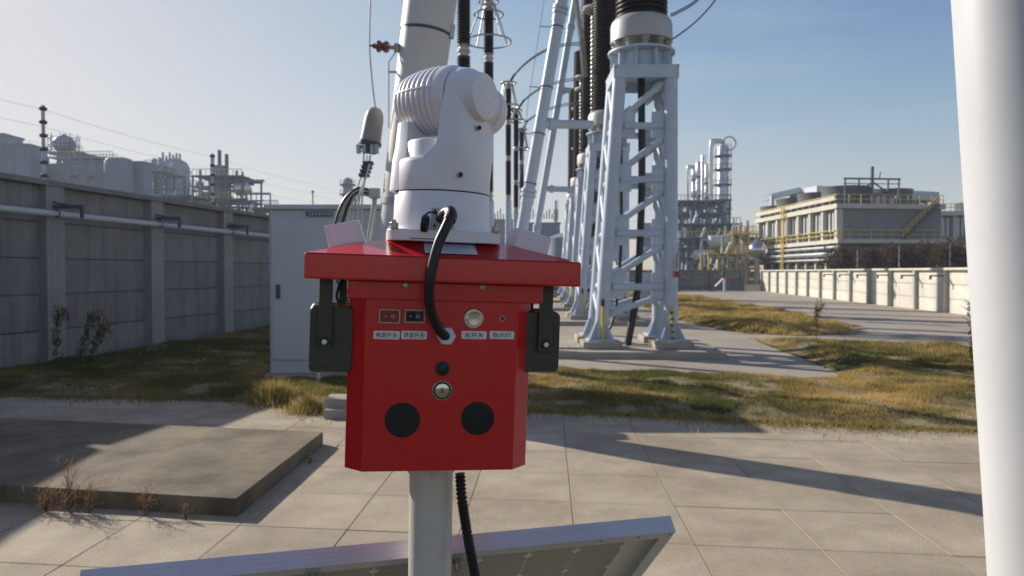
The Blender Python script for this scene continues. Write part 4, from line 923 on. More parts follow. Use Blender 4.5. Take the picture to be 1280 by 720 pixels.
# scaffold tower with domed vessel
rt = rack('scaffold_tower', 56, 104, 190, YL+14, 'open steel frame carrying a round vessel behind the white building', 4, 3, 8, 6, m='bluesteel', seed=31, clutter=40)
p = at(80, 180, YL+16); rt = empty('round_vessel', p, label='bulbous grey vessel with rails on top of the steel frame', cat='tank')
MB().lathe([(-2.6, .6), (-1.6, 1.1), (-.6, 1.9), (.4, 1.95), (1.1, 1.5), (1.6, .6), (1.9, .3)], p, n=24).build('shell', M['bgg'], rt)
b = MB()
for k in range(10): a = k*.628; b.tube([(p.x+2.6*math.cos(a), p.y+2.6*math.sin(a), p.z-1.6), (p.x+2.6*math.cos(a), p.y+2.6*math.sin(a), p.z+1.7)], .08, 4)
for dz in (-1.4, -.2, 1.0): b.torus((p.x, p.y, p.z+dz), (0, 0, 1), 2.6, .07, 20, 4)
b.build('cage', M['bluesteel'], rt)
rack('pipe_rack', 100, 148, 200, YL+12, 'low pipes running along the roof line of the white building', 5, 1, 4, 8, m='bgg', seed=33, clutter=20)
rack('pipe_rack', 168, 208, 214, YL+20, 'silver pipes and frame between the tank and the big ribbed silo', 4, 3, 8, 14, vessels=3, seed=35, clutter=60)
rack('pipe_rack', 176, 240, 244, YL-10, 'low dark frame in front of the ribbed silo', 5, 2, 6, 14, seed=36, clutter=60)
YS = 190; p0, p1 = at(201, 200, YS), at(236, 200, YS); rr = (p1.x-p0.x)/2; cx_ = p0.x+rr
rt = empty('ribbed_silo', (cx_, YS, 0), label='big hazy blue-grey ribbed silo with hooked pipes on top', cat='silo')
zt_ = p0.z; MB().lathe([(0, rr), (zt_-2, rr), (zt_-.6, rr*.8), (zt_+.4, rr*.3)], (cx_, YS, 0), n=32).build('shell', M['bgg'], rt)
for k in range(7): MB().torus((cx_, YS, zt_-3-k*3.0), (0, 0, 1), rr*1.03, .22, 32, 6).build('stiffening_ring', M['bgg'], rt)
for k in range(7): x = cx_-rr*.85+k*rr*.24; MB().tube([(x, YS-rr*.5, zt_-3), (x, YS-rr*.5, zt_+.4+1.3*abs(math.sin(k*1.7)))], .28, 8).build('vent_pipe', M['bgg'], rt)
for s_ in (-1, 1): MB().tube([(cx_+s_*rr*1.12, YS-2, 0), (cx_+s_*rr*1.12, YS-2, zt_-(0 if s_ < 0 else 4))], .5, 8).build('riser', M['bgg'], rt)
rack('steel_frame', 241, 303, 219, YL-5, 'dark steel frame tower with X braces right of the silo', 4, 3, 9, 14, vessels=2, seed=41, clutter=90)
p0, p1 = at(263, 207, YL), at(286, 207, YL); rr = (p1.x-p0.x)/2; rt = empty('process_vessel', (p0.x+rr, YL, 0), label='pale tapered vessel with three stub pipes inside the steel frame', cat='vessel')
MB().lathe([(0, rr), (p0.z-3, rr), (p0.z-1, rr*.85), (p0.z, rr*.55)], (p0.x+rr, YL, 0), n=24).build('shell', M['bgl'], rt)
for k, dx in enumerate((-.75, 0, .75)): MB().tube([(p0.x+rr+dx*1.6, YL, p0.z-1.2), (p0.x+rr+dx*1.6, YL, p0.z+(1.6, 2.6, 1.9)[k])], .32, 8).build('stub_pipe', M['bluesteel'], rt)
MB().tube(spl([at(297, 255, YL), at(297, 229, YL), at(300, 223, YL), at(307, 223, YL), at(309, 255, YL)], 4), .12, 6).build('hooked_pole', M['galv2'])
tag(bpy.data.objects['hooked_pole'], 'thin hooked pole at the right of the dark steel frame', 'pole')
rack('pipe_rack', 300, 348, 259, YL-20, 'low far pipe rack disappearing behind the grey cabinet', 6, 2, 6, 14, vessels=2, seed=44, clutter=80)
tower_column(428, 441, 222, 170, 'hazy distant column with small top gear between cable loops and leaning leg', [232, 244], m='bgl')
fence_pole(at(391, 250, 30).x, 30, 0, at(391, 238, 30).z, 'thin insulated pole behind the grey cabinet roof', 5, .03)
rack('pipe_rack', 60, 142, 196, YL+10, 'thin pipework and rails crossing behind the white building roof', 7, 3, 5, 16, m='bgg', vessels=1, seed=51, clutter=70)
rack('pipe_rack', 182, 204, 206, YL+30, 'narrow pipe tower just left of the ribbed silo', 3, 5, 5, 12, m='bgg', vessels=2, seed=52, clutter=60)
rack('pipe_rack', 236, 262, 232, YL+25, 'narrow pipe tower between the silo and the steel frame', 3, 4, 5, 12, m='bgg', vessels=2, seed=53, clutter=60)
# centre far buildings
block('flat_building', 560, 652, 276, 150, 6, 'bgg', 'low grey flat building behind the thin arresters', ribs=8)
block('flat_building', 652, 700, 280, 158, 6, 'bgl', 'low pale building between the two leaning gantry legs')
b = MB()
for k in range(26): p = at(612+k*3.4, 276, 149.6); b.box(p.x-.12, p.x+.12, 149.4, 149.7, p.z+.4, p.z+1.9+.6*math.sin(k*2.1))
tag(b.build('roof_railing', M['bgg']), 'row of roof uprights on the low grey buildings', 'railing')
tower_column(693, 696, 250, 175, 'slim distant hazy mast tower between the gantry legs', [268, 276], m='bgg')
p = at(712, 292, 110); rt = empty('storage_tank', (p.x, 110, 0), label='low white domed tank roof left of the farther towers', cat='tank')
MB().lathe([(0, 3.2), (p.z-.6, 3.2), (p.z, 1.8), (p.z+.4, .1)], (p.x, 112, 0), n=32).build('shell', M['bgl'], rt)

# ============================================================= HAZE
hz = MB().box(-200, 160, -20, 260, -1.2, 45)
hz = tag(hz.build('haze', M['white'], smooth=0), 'thin pale air haze between camera and distant plant', 'haze', kind='stuff')
hm = bpy.data.materials.new('haze'); hm.use_nodes = True; hn = hm.node_tree; hn.nodes.clear()
ho = hn.nodes.new('ShaderNodeOutputMaterial'); hv = hn.nodes.new('ShaderNodeVolumePrincipled'); hv.inputs['Color'].default_value = (.86, .92, 1, 1); hv.inputs['Density'].default_value = .0007; hv.inputs['Anisotropy'].default_value = .2
hn.links.new(hv.outputs[0], ho.inputs['Volume']); hz.data.materials.clear(); hz.data.materials.append(hm)

# ============================================================= THE RED CONTROL BOX, CAMERA, LAMPS, PANEL
F = Matrix.Translation((-.12, 1.1945, 1.2769)) @ Matrix.Rotation(.1787, 4, 'Z') @ Matrix.Rotation(.0334, 4, 'Y') @ Matrix.Rotation(.0086, 4, 'X')
Fi = F.inverted()
def L(px, py, c):          # point of the box frame's plane y=c seen at a photograph pixel
    o = Fi @ Vector((0, 0, EYE)); d = Fi.to_3x3() @ ray(px, py); return o+d*((c-o.y)/d.y)
Hh = .2885
D1 = .20
box = empty('control_box', M=F, label='red powder-coated control box with overhanging lid, switches and round speaker holes', cat='control box')
kb = lambda mb, n, m, p=box, **k: mb.build(n, M[m], p, world=False, **k)
out = [(-.1225, 0), (.1225, 0), (.150, .0284), (.150, D1), (-.150, D1), (-.150, .0284)]
kb(MB().prism(out, 0, Hh-.004), 'body', 'red', bevel=.0012)
kb(MB().box(-.1520, .1625, -.007, D1+.006, Hh-.012, Hh+.0172), 'collar', 'red', bevel=.002)
lz0, lz1 = Hh+.0183, Hh+.0586
lid = kb(MB().box(-.2151, .2151, -.0469, D1+.055, lz0, lz1-.0012), 'lid', 'red', bevel=.003)
# hipped lid top
x0, x1, y0, y1 = -.2142, .2142, -.0460, D1+.054
px0, px1, py0, py1, pz = -.108, .108, .022, D1+.00, lz1+.0235
A = [(x0, y0, lz1-.001), (x1, y0, lz1-.001), (x1, y1, lz1-.001), (x0, y1, lz1-.001)]; B_ = [(px0, py0, pz), (px1, py0, pz), (px1, py1, pz), (px0, py1, pz)]
kb(MB().add(A+B_, [(3, 2, 1, 0), (4, 5, 6, 7), (0, 1, 5, 4), (1, 2, 6, 5), (2, 3, 7, 6), (3, 0, 4, 7)]), 'lid_top', 'red', bevel=.0015)
pzl = pz
def disc(px, py, c, prof, n=32): return MB().lathe([(-t, r) for t, r in prof], L(px, py, c), (0, 1, 0), n)
SC = 1.2/FPX
for px, py in ((507, 356.5), (603.5, 359)):
    s_ = kb(disc(px, py, -.007, [(0, .0052), (.0018, .0048), (.0022, .003), (.001, .0026)]), 'screw', 'bolt')
# rocker switches
for (xa, ya, xb, yb, cm_) in ((474, 386, 500, 404.5, 'redplastic'), (506, 386.5, 531, 404, 'rubber')):
    p, q_ = L(xa, ya, 0), L(xb, yb, 0)
    fr_ = MB(); w_ = .0022
    fr_.box(p.x, q_.x, -.004, -.0003, q_.z, q_.z+w_); fr_.box(p.x, q_.x, -.004, -.0003, p.z-w_, p.z); fr_.box(p.x, p.x+w_, -.004, -.0003, q_.z+w_+.00005, p.z-w_-.00005); fr_.box(q_.x-w_, q_.x, -.004, -.0003, q_.z+w_+.00005, p.z-w_-.00005)
    sw = kb(fr_, 'switch', 'bolt', bevel=.0006)
    xm = (p.x+q_.x)/2; i_ = .0032
    rk = MB().add([(p.x+i_, -.0052, q_.z+i_), (xm, -.0012, q_.z+i_), (q_.x-i_, -.0028, q_.z+i_), (p.x+i_, -.0052, p.z-i_), (xm, -.0012, p.z-i_), (q_.x-i_, -.0028, p.z-i_), (p.x+i_, .0, q_.z+i_), (q_.x-i_, 0, q_.z+i_), (p.x+i_, 0, p.z-i_), (q_.x-i_, 0, p.z-i_)],
                  [(0, 1, 4, 3), (1, 2, 5, 4), (6, 0, 3, 8), (2, 7, 9, 5), (3, 4, 5, 9, 8), (0, 6, 7, 2, 1)])
    kb(rk, 'rocker', cm_, sw, smooth=0)
    zc = (p.z+q_.z)/2; mk = MB(); mk.box(xm-.0085, xm-.0045, -.0052, -.0035, zc-.0004, zc+.0004); mk.torus((xm+.005, -.0033, zc), (.15, 1, 0), .0024, .0004, 20, 6); kb(mk, 'mark', 'label', sw)
# labels with their lettering
def text_mesh(s, h, w):
    c = bpy.data.curves.new('t', 'FONT'); c.body = s; c.size = 1; c.align_x = 'CENTER'; c.align_y = 'CENTER'; c.offset = .006
    o = bpy.data.objects.new('t', c); COL.objects.link(o); bpy.context.view_layer.update()
    me = bpy.data.meshes.new_from_object(o.evaluated_get(bpy.context.evaluated_depsgraph_get())); bpy.data.objects.remove(o)
    co = np.empty(len(me.vertices)*3); me.vertices.foreach_get('co', co); co = co.reshape(-1, 3)
    lo, hi = co.min(0), co.max(0); co = (co-(lo+hi)/2)/(hi-lo+1e-9)*np.array([w, h, 0]); co[:, 2] = 0
    me.vertices.foreach_set('co', co.ravel()); me.update(); return me
for (xa, ya, xb, yb, s) in ((467, 413.3, 499.5, 424.2, '电源开关'), (501.5, 413.3, 533.5, 424.2, '语音开关'), (577, 413.5, 608, 424, '总开关'), (612, 413.5, 642.5, 424, '指示灯')):
    p, q_ = L(xa, ya, 0), L(xb, yb, 0); r = .0022; xm, zm = (p.x+q_.x)/2, (p.z+q_.z)/2; hw, hz = (q_.x-p.x)/2, (p.z-q_.z)/2
    ol = [(cx*(hw-r)+r*math.cos(a), cz*(hz-r)+r*math.sin(a)) for cx, cz, a0 in ((1, 1, 0), (-1, 1, 90), (-1, -1, 180), (1, -1, 270)) for a in (R(a0), R(a0+30), R(a0+60), R(a0+90))]
    pl_ = kb(MB().prism(ol, 0, .0011, Matrix.Translation((xm, -.0003, zm)) @ Matrix.Rotation(R(90), 4, 'X')), 'label_plate', 'label', smooth=0)
    me = text_mesh(s, hz*2*.64, hw*2*(.80 if len(s) == 4 else .76)); me.materials.clear(); me.materials.append(M['ink'])
    t_ = bpy.data.objects.new('lettering', me); COL.objects.link(t_); t_.parent = pl_; t_.location = (xm, -.0016, zm); t_.rotation_euler = (R(90), 0, 0)
# push button, indicator, small button, key lock
bt = kb(disc(592, 398, 0, [(0, .0168), (.0015, .0168), (.003, .0155), (.003, .0125), (.0012, .0125)]), 'main_button', 'chrome')
kb(disc(592, 398, 0, [(.0008, .0115), (.0042, .0115), (.005, .0105), (.0046, .001)]), 'button_cap', 'chrome', bt)
kb(disc(628, 398, 0, [(0, .0052), (.0016, .0052), (.0016, .0043), (.0006, .0040)]), 'indicator', 'bolt')
kb(disc(628, 398, 0, [(.0004, .0038), (.0018, .0034), (.0024, .001)]), 'indicator_lens', 'redplastic')
sb = kb(disc(553, 460.5, 0, [(0, .0115), (.0025, .0115), (.0035, .0100), (.0035, .0078), (.002, .0074)]), 'small_button', 'rubber')
kb(disc(553, 460.5, 0, [(.002, .007), (.0042, .0068), (.005, .005)]), 'button_cap', 'rubber', sb)
lk = kb(disc(552.5, 488, 0, [(0, .0165), (.0015, .0165), (.0024, .0158), (.0024, .0148), (.0012, .0145)]), 'key_lock', 'chrome')
kb(disc(552.5, 488, 0, [(.0012, .0142), (.0016, .0142)]), 'lock_face', 'rubber', lk)
kb(disc(552.5, 488, 0, [(.0012, .0092), (.0045, .0117), (.0055, .007), (.0055, .0035), (.0030, .003)], 12), 'lock_barrel', 'chrome', lk)
kb(MB().box(*(lambda p: (p.x-.0006, p.x+.0006, -.0056, -.003, p.z-.003, p.z+.003))(L(552.5, 488, 0))), 'keyhole', 'ink', lk)
for (px, py, r) in ((503, 525, .0272), (597, 523, .0264)):
    sp = kb(disc(px, py, 0, [(.0, r+.0009), (.0012, r+.0009), (.0012, r), (.0004, r*.99)], 48), 'speaker_hole', 'rubber')
    p = L(px, py, 0); gr = MB(); nn = 20; gr.lathe([(-.0007, r*.985), (-.0009, r*.98)], p, (0, 1, 0), 40)
    for k in range(-nn, nn+1):
        d = k*r/nn*.97; h = math.sqrt(max(0, (r*.975)**2-d*d)); 
        if h > .001: gr.box(p.x+d-.00016, p.x+d+.00016, -.0014, -.001, p.z-h, p.z+h); gr.box(p.x-h, p.x+h, -.0017, -.00142, p.z+d-.00016, p.z+d+.00016)
    kb(gr, 'grille', 'rubber', sp, smooth=0)
# white hex gland for the cable
g_ = kb(MB().lathe([(-.011, .010), (-.010, .0155), (-.0005, .0155)], L(557.5, 419.5, 0), (0, 1, 0), 6), 'cable_gland', 'nylon', smooth=0, bevel=.001)
kb(MB().lathe([(-.018, .0117), (-.016, .011), (-.0112, .011)], L(557.5, 419.5, 0), (0, 1, 0), 24), 'gland_neck', 'nylon', g_)
for px in (485, 604): kb(MB().lathe([(-.009, .0085), (-.008, .0095), (-.0005, .0095)], (L(px, 590, .06).x, .06, 0), n=6), 'nut', 'bolt', smooth=0)
# sticker on the lid front slope
nz = Vector((0, -(pz-lz1), py0-y0)).normalized()
def onlid(px, py):
    o = Fi @ Vector((0, 0, EYE)); d = Fi.to_3x3() @ ray(px, py); p0 = Vector((0, y0, lz1)); return o+d*((p0-o).dot(nz_)/d.dot(nz_))
sl0 = (pz-lz1)/(py0-y0); nz_ = Vector((0, -sl0, 1)).normalized()
st = [onlid(*p) for p in ((531, 315.2), (592, 317.6), (594, 305.5), (529, 302.8))]
ys = lambda t, x: Vector((x, y0+(py0-y0)*t, lz1+(pz-lz1)*t))+nz_*.0005
sa, sb_, xa, xb = .22, .93, -.034, .049
stk = MB().poly([ys(sa, xa), ys(sa, xb), ys(sb_, xb), ys(sb_, xa)]); stk.poly([p-nz_*.0004 for p in (ys(sb_, xa), ys(sb_, xb), ys(sa, xb), ys(sa, xa))])
stk = kb(stk, 'sticker', 'sticker', smooth=0)
b = MB()
for k in range(5):
    t = sa+.1+k*(sb_-sa)/6; q1, q2 = ys(t, xa+.004), ys(t, xb-.006-.01*(k % 3)); h = ys(t+.03, xa)-ys(t, xa); b.add([q1+nz_*.0002, q2+nz_*.0002, q2+h+nz_*.0002, q1+h+nz_*.0002], [(0, 1, 2, 3)])
kb(b, 'printed_line', 'bgg', stk, smooth=0)

# support pole
pc = L(538.5, 598, .10); tl = Vector((0, 0, 1))
rt = empty('support_pole', F @ Vector((pc.x, .10, -.003)), label='round ivory steel pole carrying the red box', cat='pole')
top = F @ Vector((pc.x, .10, -.003)); bot = at(537.0, 760, top.y+.004); dd = (bot-top)/(top.z-bot.z); foot = top+dd*(top.z+.02)
MB().tube([top, top+dd*.3, foot], .0382, 48).build('shaft', M['pole'], rt)
for k in range(4):
    a = R(-90+90*k)+.18; d = Vector((math.cos(a), math.sin(a), 0)); n_ = d.cross(Vector((0, 0, 1)))*.002; o_ = top+d*.037
    b = MB(); v = [o_, o_+d*(.022), o_+Vector((0, 0, -.03))]; b.add([p-n_ for p in v]+[p+n_ for p in v], [(0, 1, 2), (5, 4, 3), (0, 3, 4, 1), (1, 4, 5, 2), (2, 5, 3, 0)]); b.build('rib', M['pole'], rt, smooth=0)
# base of the mast
MB().box(foot.x-.12, foot.x+.12, foot.y-.12, foot.y+.12, 0, .012).build('base_plate', M['pole'], rt)
# corrugated conduit
c0_ = [(575, 592), (577, 620), (582, 655), (588, 690), (595, 730), (600, 800)]
pts = spl([at(x, y, 1.27-.0*i) for i, (x, y) in enumerate(c0_)], 22)
rs = [.0078+(.0018 if k % 2 else 0) for k in range(len(pts))]
pp = []; rr_ = []
for k in range(len(pts)-1):
    n_ = max(1, int((pts[k+1]-pts[k]).length/.0011))
    for j in range(n_): pp.append(pts[k].lerp(pts[k+1], j/n_)); rr_.append(.0092 if (len(pp) % 4) < 2 else .0073)
tag(MB().tube(pp, rr_, 14).build('conduit', M['rubber'], smooth=20), 'black corrugated conduit hanging below the red box right of the pole', 'conduit')

# black cable from camera to gland
kc = [(L(546, 272, .0), .0), ]
cpts = [L(550, 273, -.012+.03), L(556, 266, -.03), L(563, 263.5, -.045), L(563.5, 270, -.058), L(557, 285, -.064), L(548, 305, -.066), L(540, 335, -.068), L(536.5, 362, -.064), L(538, 385, -.05), L(544, 403, -.036), L(553, 417, -.022), L(558, 420.5, -.012)]
cb_ = MB().tube([F @ p for p in spl(cpts, 8)], .0078, 20)
tag(cb_.build('camera_cable', M['rubber']), 'thick black cable looping from the white camera base to the gland on the red box', 'cable')

# small white antenna boxes on the lid
def slab_box(name, c4, y0_, y1_, mt, label, cat):
    # c4: pixels tl,tr,br,bl ; extruded in the box frame from y0_ to y1_
    f = [L(x, y, y0_) for x, y in c4]; k = [p+Vector((0, y1_-y0_, 0)) for p in f]; c = sum(f, Vector())/4
    Mx = F @ Matrix.Translation(c); rt = empty(name, M=Mx, label=label, cat=cat)
    return rt, [p-c for p in f], [p-c for p in k]
BF = [(0, 1, 2, 3), (7, 6, 5, 4), (0, 4, 5, 1), (1, 5, 6, 2), (2, 6, 7, 3), (3, 7, 4, 0)]
rt, f_, k_ = slab_box('antenna_box', [(405, 282.5), (449, 274.3), (457, 302), (411, 310)], .05, .065, 'white', 'small white tilted box standing on the left side of the red lid', 'antenna')
MB().add(f_+k_, BF).build('shell', M['white'], rt, world=False, bevel=.0015)
g2 = [p*.86+Vector((0, -.0009, .0)) for p in f_]; g3 = [p*.82+Vector((0, -.0012, 0)) for p in f_]
c3 = [p+Vector((0, .0, 0)) for p in f_]
b = MB(); b.add(g2+g3, [(0, 1, 5, 4), (1, 2, 6, 5), (2, 3, 7, 6), (3, 0, 4, 7)]); b.build('groove', M['label'], rt, world=False)
rt, f_, k_ = slab_box('antenna_box', [(650, 284.5), (690, 297.5), (684, 321), (643, 308)], .05, .065, 'white', 'small white box standing on the right side of the red lid', 'antenna')
k_ = [p+Vector((-.012, .03, 0)) for p in f_]
MB().add(f_+k_, BF).build('shell', M['white'], rt, world=False, bevel=.0015)
rb = [f_[0].lerp(f_[1], .80), f_[0].lerp(f_[1], .82), f_[3].lerp(f_[2], .82), f_[3].lerp(f_[2], .80)]
MB().add([p+Vector((0, -.0006, 0)) for p in rb]+[p+Vector((0, -.0001, 0)) for p in rb], BF).build('seam', M['label'], rt, world=False)

# floodlights
def flood(side, label):
    Yf = .02
    if side < 0: xa, xb, ya, yb = 387, 440, 380.5, 467; ba, bb = 397.5, 414.5; by = 428; ps = 405
    else: xa, xb, ya, yb = 652, 698.5, 389, 466.5; ba, bb = 675.5, 692.5; by = 431.5; ps = 684
    p, q_ = L(xa, ya, Yf), L(xb, yb, Yf); cx_ = (p.x+q_.x)/2; hx = (q_.x-p.x)/2; hz = (p.z-q_.z)/2; cz_ = (p.z+q_.z)/2
    rt = empty('floodlight', M=F @ Matrix.Translation((cx_, Yf, cz_)), label=label, cat='floodlight', group='floodlights hung either side of the red box')
    r = .009; ol = [(cx*(hx-r)+r*math.cos(a), cz*(hz-r)+r*math.sin(a)) for cx, cz, a0 in ((1, 1, 0), (-1, 1, 90), (-1, -1, 180), (1, -1, 270)) for a in (R(a0), R(a0+22), R(a0+45), R(a0+68), R(a0+90))]
    b = MB(); mk = lambda s, y: [Vector((x*s, y, z*s)) for x, z in ol]
    b.rings([mk(.955, 0), mk(.99, .003), mk(1.0, .008), mk(1.0, .040), mk(1.04, .043)]); b.build('housing', M['olive'], rt, world=False, smooth=50)
    b = MB(); b.rings([mk(1.04, .0435), mk(1.04, .0495)]); b.build('front_rim', M['capgrey'], rt, world=False)
    b = MB(); b.rings([mk(.95, .05), mk(.95, .052)]); b.build('lens', M['glass'], rt, world=False)
    x0_, x1_ = L(ba, 400, 0).x-cx_, L(bb, 400, 0).x-cx_; zt2 = lz0-cz_-.0005; zb_ = L(ps, by+5, 0).z-cz_-.006
    b = MB(); b.box(x0_, x1_, -.010, -.006, zb_, zt2); b.build('bracket', M['olive'], rt, world=False, bevel=.001)
    s = -1 if side < 0 else 1
    b = MB(); b.box(x0_-.013 if s > 0 else x1_+.008, (x0_-.002) if s > 0 else x1_+.020, .03, .034, hz*.6, zt2); b.build('rear_bracket', M['olive'], rt, world=False)
    c = L(ps, by, 0); c = Vector((c.x-cx_, 0, c.z-cz_))
    MB().lathe([(-.0155, .001), (-.015, .0035), (-.0135, .0045)], c, (0, 1, 0), 16).build('bolt_tip', M['label'], rt, world=False)
    MB().lathe([(-.0140, .0072), (-.0105, .0078)], c, (0, 1, 0), 20).build('washer', M['rubber'], rt, world=False)
    b = MB(); b.box(-hx+.004, hx-.004, -.0012, .0005, -hz+.010, -hz+.0115); b.build('fin', M['olive'], rt, world=False)
flood(-1, 'dark olive floodlight seen from behind, hanging left of the red box')
flood(1, 'dark olive floodlight seen from behind, hanging right of the red box')
tag(MB().tube([F @ p for p in spl([L(428, 349, .03), L(424, 358, .03), L(421, 370, .03), L(424, 380, .03), L(428, 383, .03)])], .0024, 8).build('lamp_cable', M['rubber']), 'thin black cable entering the top of the left floodlight', 'cable')
b = MB().tube([F @ L(416, 382, .03), F @ L(426, 382, .03)], .0035, 10); tag(b.build('cable_end', M['redplastic']), 'small red cable end on top of the left floodlight', 'cable')

# ------------------------------------------------------------- PTZ camera
Cp = L(551.5, 292, .10); cx_, cy_ = Cp.x, .10
K = lambda py: L(551, py, .10).z
pt = empty('surveillance_camera', M=F @ Matrix.Translation((cx_, cy_, pzl)), label='white pan-tilt surveillance camera with ribbed barrel head on top of the red box', cat='camera')
kp = lambda mb, n, m='white', p=pt, **k: mb.build(n, M[m], p, world=False, **k)
zz = lambda py: K(py)-pzl
RB = .0832
h = .094; r = .03
def rrect(h, r, n=6): return [(cx*(h-r)+r*math.cos(a), cz*(h-r)+r*math.sin(a)) for cx, cz, a0 in ((1, 1, 0), (-1, 1, 90), (-1, -1, 180), (1, -1, 270)) for a in [R(a0+90*i/n) for i in range(n+1)]]
zf0, zf1 = .0012, max(.012, zz(291))
kp(MB().prism(rrect(.0945, .03), zf0, zf1), 'base_plate', bevel=.0025)
zs = zz(243.5)
kp(MB().lathe([(zf1-.001, RB*1.035), (zf1+.004, RB*1.012), (zf1+.01, RB*1.003), (zs-.0022, RB*.985), (zs-.0012, RB*.978), (zs-.0012, .03)], n=80), 'base_drum')
kp(MB().lathe([(zs-.0030, RB*.965), (zs+.0015, RB*.965)], n=80), 'seam_ring', 'ink')
zsh = zz(203)
kp(MB().lathe([(zs+.001, RB*.965), (zs+.001, RB*.976), (zs+.002, RB*.982), (zsh-.008, RB*.955), (zsh-.003, RB*.935), (zsh, RB*.89), (zsh+.001, .03)], n=80), 'turntable')
zh = zz(179); kp(MB().lathe([(zsh-.001, RB*.85), (zsh+.003, RB*.815), (zh-.006, RB*.80), (zh-.002, RB*.77), (zh, RB*.70), (zh, .01)], n=64), 'hub')
av = Vector((.744, -.668, 0)); bv = Vector((.668, .744, 0)); zc = zz(126)
P3 = lambda t, s, z: av*t+bv*s+Vector((0, 0, z))
# yoke arms: lofted sections
def arm(sgn, ztop_, name):
    rs = []; zb_ = zs+.002; N = 15
    if sgn > 0:
        lv = [(zb_, .81), (zb_+.5*(zsh-zb_), .80), (zsh, .79), (zsh+.018, .775), (zsh+.035, .75), (zc-.035, .72), (zc-.015, .69), (zc+.004, .68)]
    else: lv = [(zb_, .985), (zsh, .975), (zsh+.02, .94), (zc-.042, .88)]
    for i, (z, k) in enumerate(lv):
        u = i/(len(lv)-1)
        if sgn > 0: t0 = .000+.036*min(1, max(0, (z-zsh+.012)/.03)); t1 = RB*.99+(.066-RB*.99)*u**1.5; wd = RB*.985+(.051-RB*.985)*u**1.1
        else: t0 = .026+.012*u; t1 = RB*.962-.002*u; wd = .074-.022*u
        ring = [P3(sgn*t0, -wd*(1 if sgn < 0 else (1 if z > zsh else 1)), z)]
        for q_ in range(N+1):
            a = -math.pi/2+math.pi*q_/N; ct, sn = math.cos(a), math.sin(a); e = .62+(.0 if sgn < 0 else .38*max(0, 1-u*1.6))
            e = .62 if sgn < 0 else (1.0-.5*min(1, u*1.3))
            ring.append(P3(sgn*(t0+(t1-t0)*abs(ct)**e), wd*math.copysign(abs(sn)**max(e, .6), sn), z))
        ring.append(P3(sgn*t0, wd, z)); rs.append(ring)
    kp(MB().rings(rs), name, smooth=55)
arm(1, 0, 'right_yoke_arm'); arm(-1, 0, 'left_yoke_arm')
# rounded top of the right arm round the tilt axis
kp(MB().lathe([(.0355, .030), (.0362, .0518), (.040, .0524), (.050, .0515), (.060, .0482), (.068, .0438), (.073, .0405), (.0735, .036)], P3(0, 0, zc), av, 56), 'arm_head')
kp(MB().lathe([(.0725, .0395), (.0735, .0405), (.082, .0395), (.0845, .0375), (.0852, .034), (.0852, .002)], P3(0, 0, zc), av, 64), 'axis_cap')
for k in range(10):
    a = k*math.pi/5+.2; p = P3(.0848, .027*math.cos(a), zc+.027*math.sin(a)); kp(MB().lathe([(0, .0026), (.0009, .0026), (.0009, .0018), (.0002, .0015)], p, av, 12), 'cap_dimple')
# ribbed barrel head
prof = [(-.092, .002), (-.0915, .018), (-.0895, .028), (-.086, .036)]
n_r = 8; Rr = lambda t: .0585*math.sqrt(max(0, 1-((t-.004)/.1065)**2))**.62 if t < .004 else .0585-(.0585-.0545)*((t-.004)/.031)**2
for k in range(n_r):
    t = -.083+k*.0117; r0 = Rr(t); r1 = Rr(t+.0117)
    prof += [(t, r0-.0042), (t+.0012, r0-.0004), (t+.003, Rr(t+.003)+.0006), (t+.0088, Rr(t+.0088)+.0006), (t+.0104, Rr(t+.0104)-.0004), (t+.0114, r1-.0042)]
prof += [(.0118, .0585), (.020, .0586), (.030, .0566), (.034, .0540), (.0348, .048)]
kp(MB().lathe(prof, P3(0, 0, zc), av, 96), 'barrel', smooth=40)
kp(MB().lathe([(.0340, .0508), (.0364, .0508)], P3(0, 0, zc), av, 64), 'barrel_seam', 'ink')
ro = []; ph = math.asin(.012/.0585)
for k in range(22):
    t = -.080+k*.0045; rr0 = Rr(t)+.0004; nd = (-bv*math.cos(ph)+Vector((0, 0, 1))*math.sin(ph)); td = (bv*math.sin(ph)+Vector((0, 0, 1))*math.cos(ph)); c0v = av*t+Vector((0, 0, zc))+nd*rr0
    ro.append([c0v-td*.0022-nd*.004, c0v-td*.0014+nd*.0009, c0v+td*.0014+nd*.0009, c0v+td*.0022-nd*.004])
kp(MB().rings(ro), 'rib_band', smooth=30)
# second barrel pointing away
bd = (bv+Vector((0, 0, -.14))).normalized()
kp(MB().lathe([(0, .040), (.050, .0445), (.052, .0445), (.0525, .0428), (.0555, .0428), (.056, .0450), (.070, .0447), (.083, .040), (.089, .031), (.091, .012)], P3(.040, -.006, zc-.001), bd, 64), 'lens_housing')
# screws on the arm
def on_arm(px, py, c=.035): return L(px, py, c)-Vector((cx_, cy_, pzl))
for (px, py, r_, c) in ((598, 160, .0042, .042), (574.5, 218.5, .0048, .0195)):
    p = on_arm(px, py, c); d = (Vector((.45, -1, 0))).normalized()
    q0 = p+d*-.0
    kp(MB().lathe([(-.004, r_), (.0035, r_), (.0038, r_*.85), (.001, r_*.7)], q0, d, 16), 'screw', 'bolt'); kp(MB().lathe([(.0012, r_*.66), (.002, r_*.6)], q0, d, 6), 'screw_socket', 'ink')
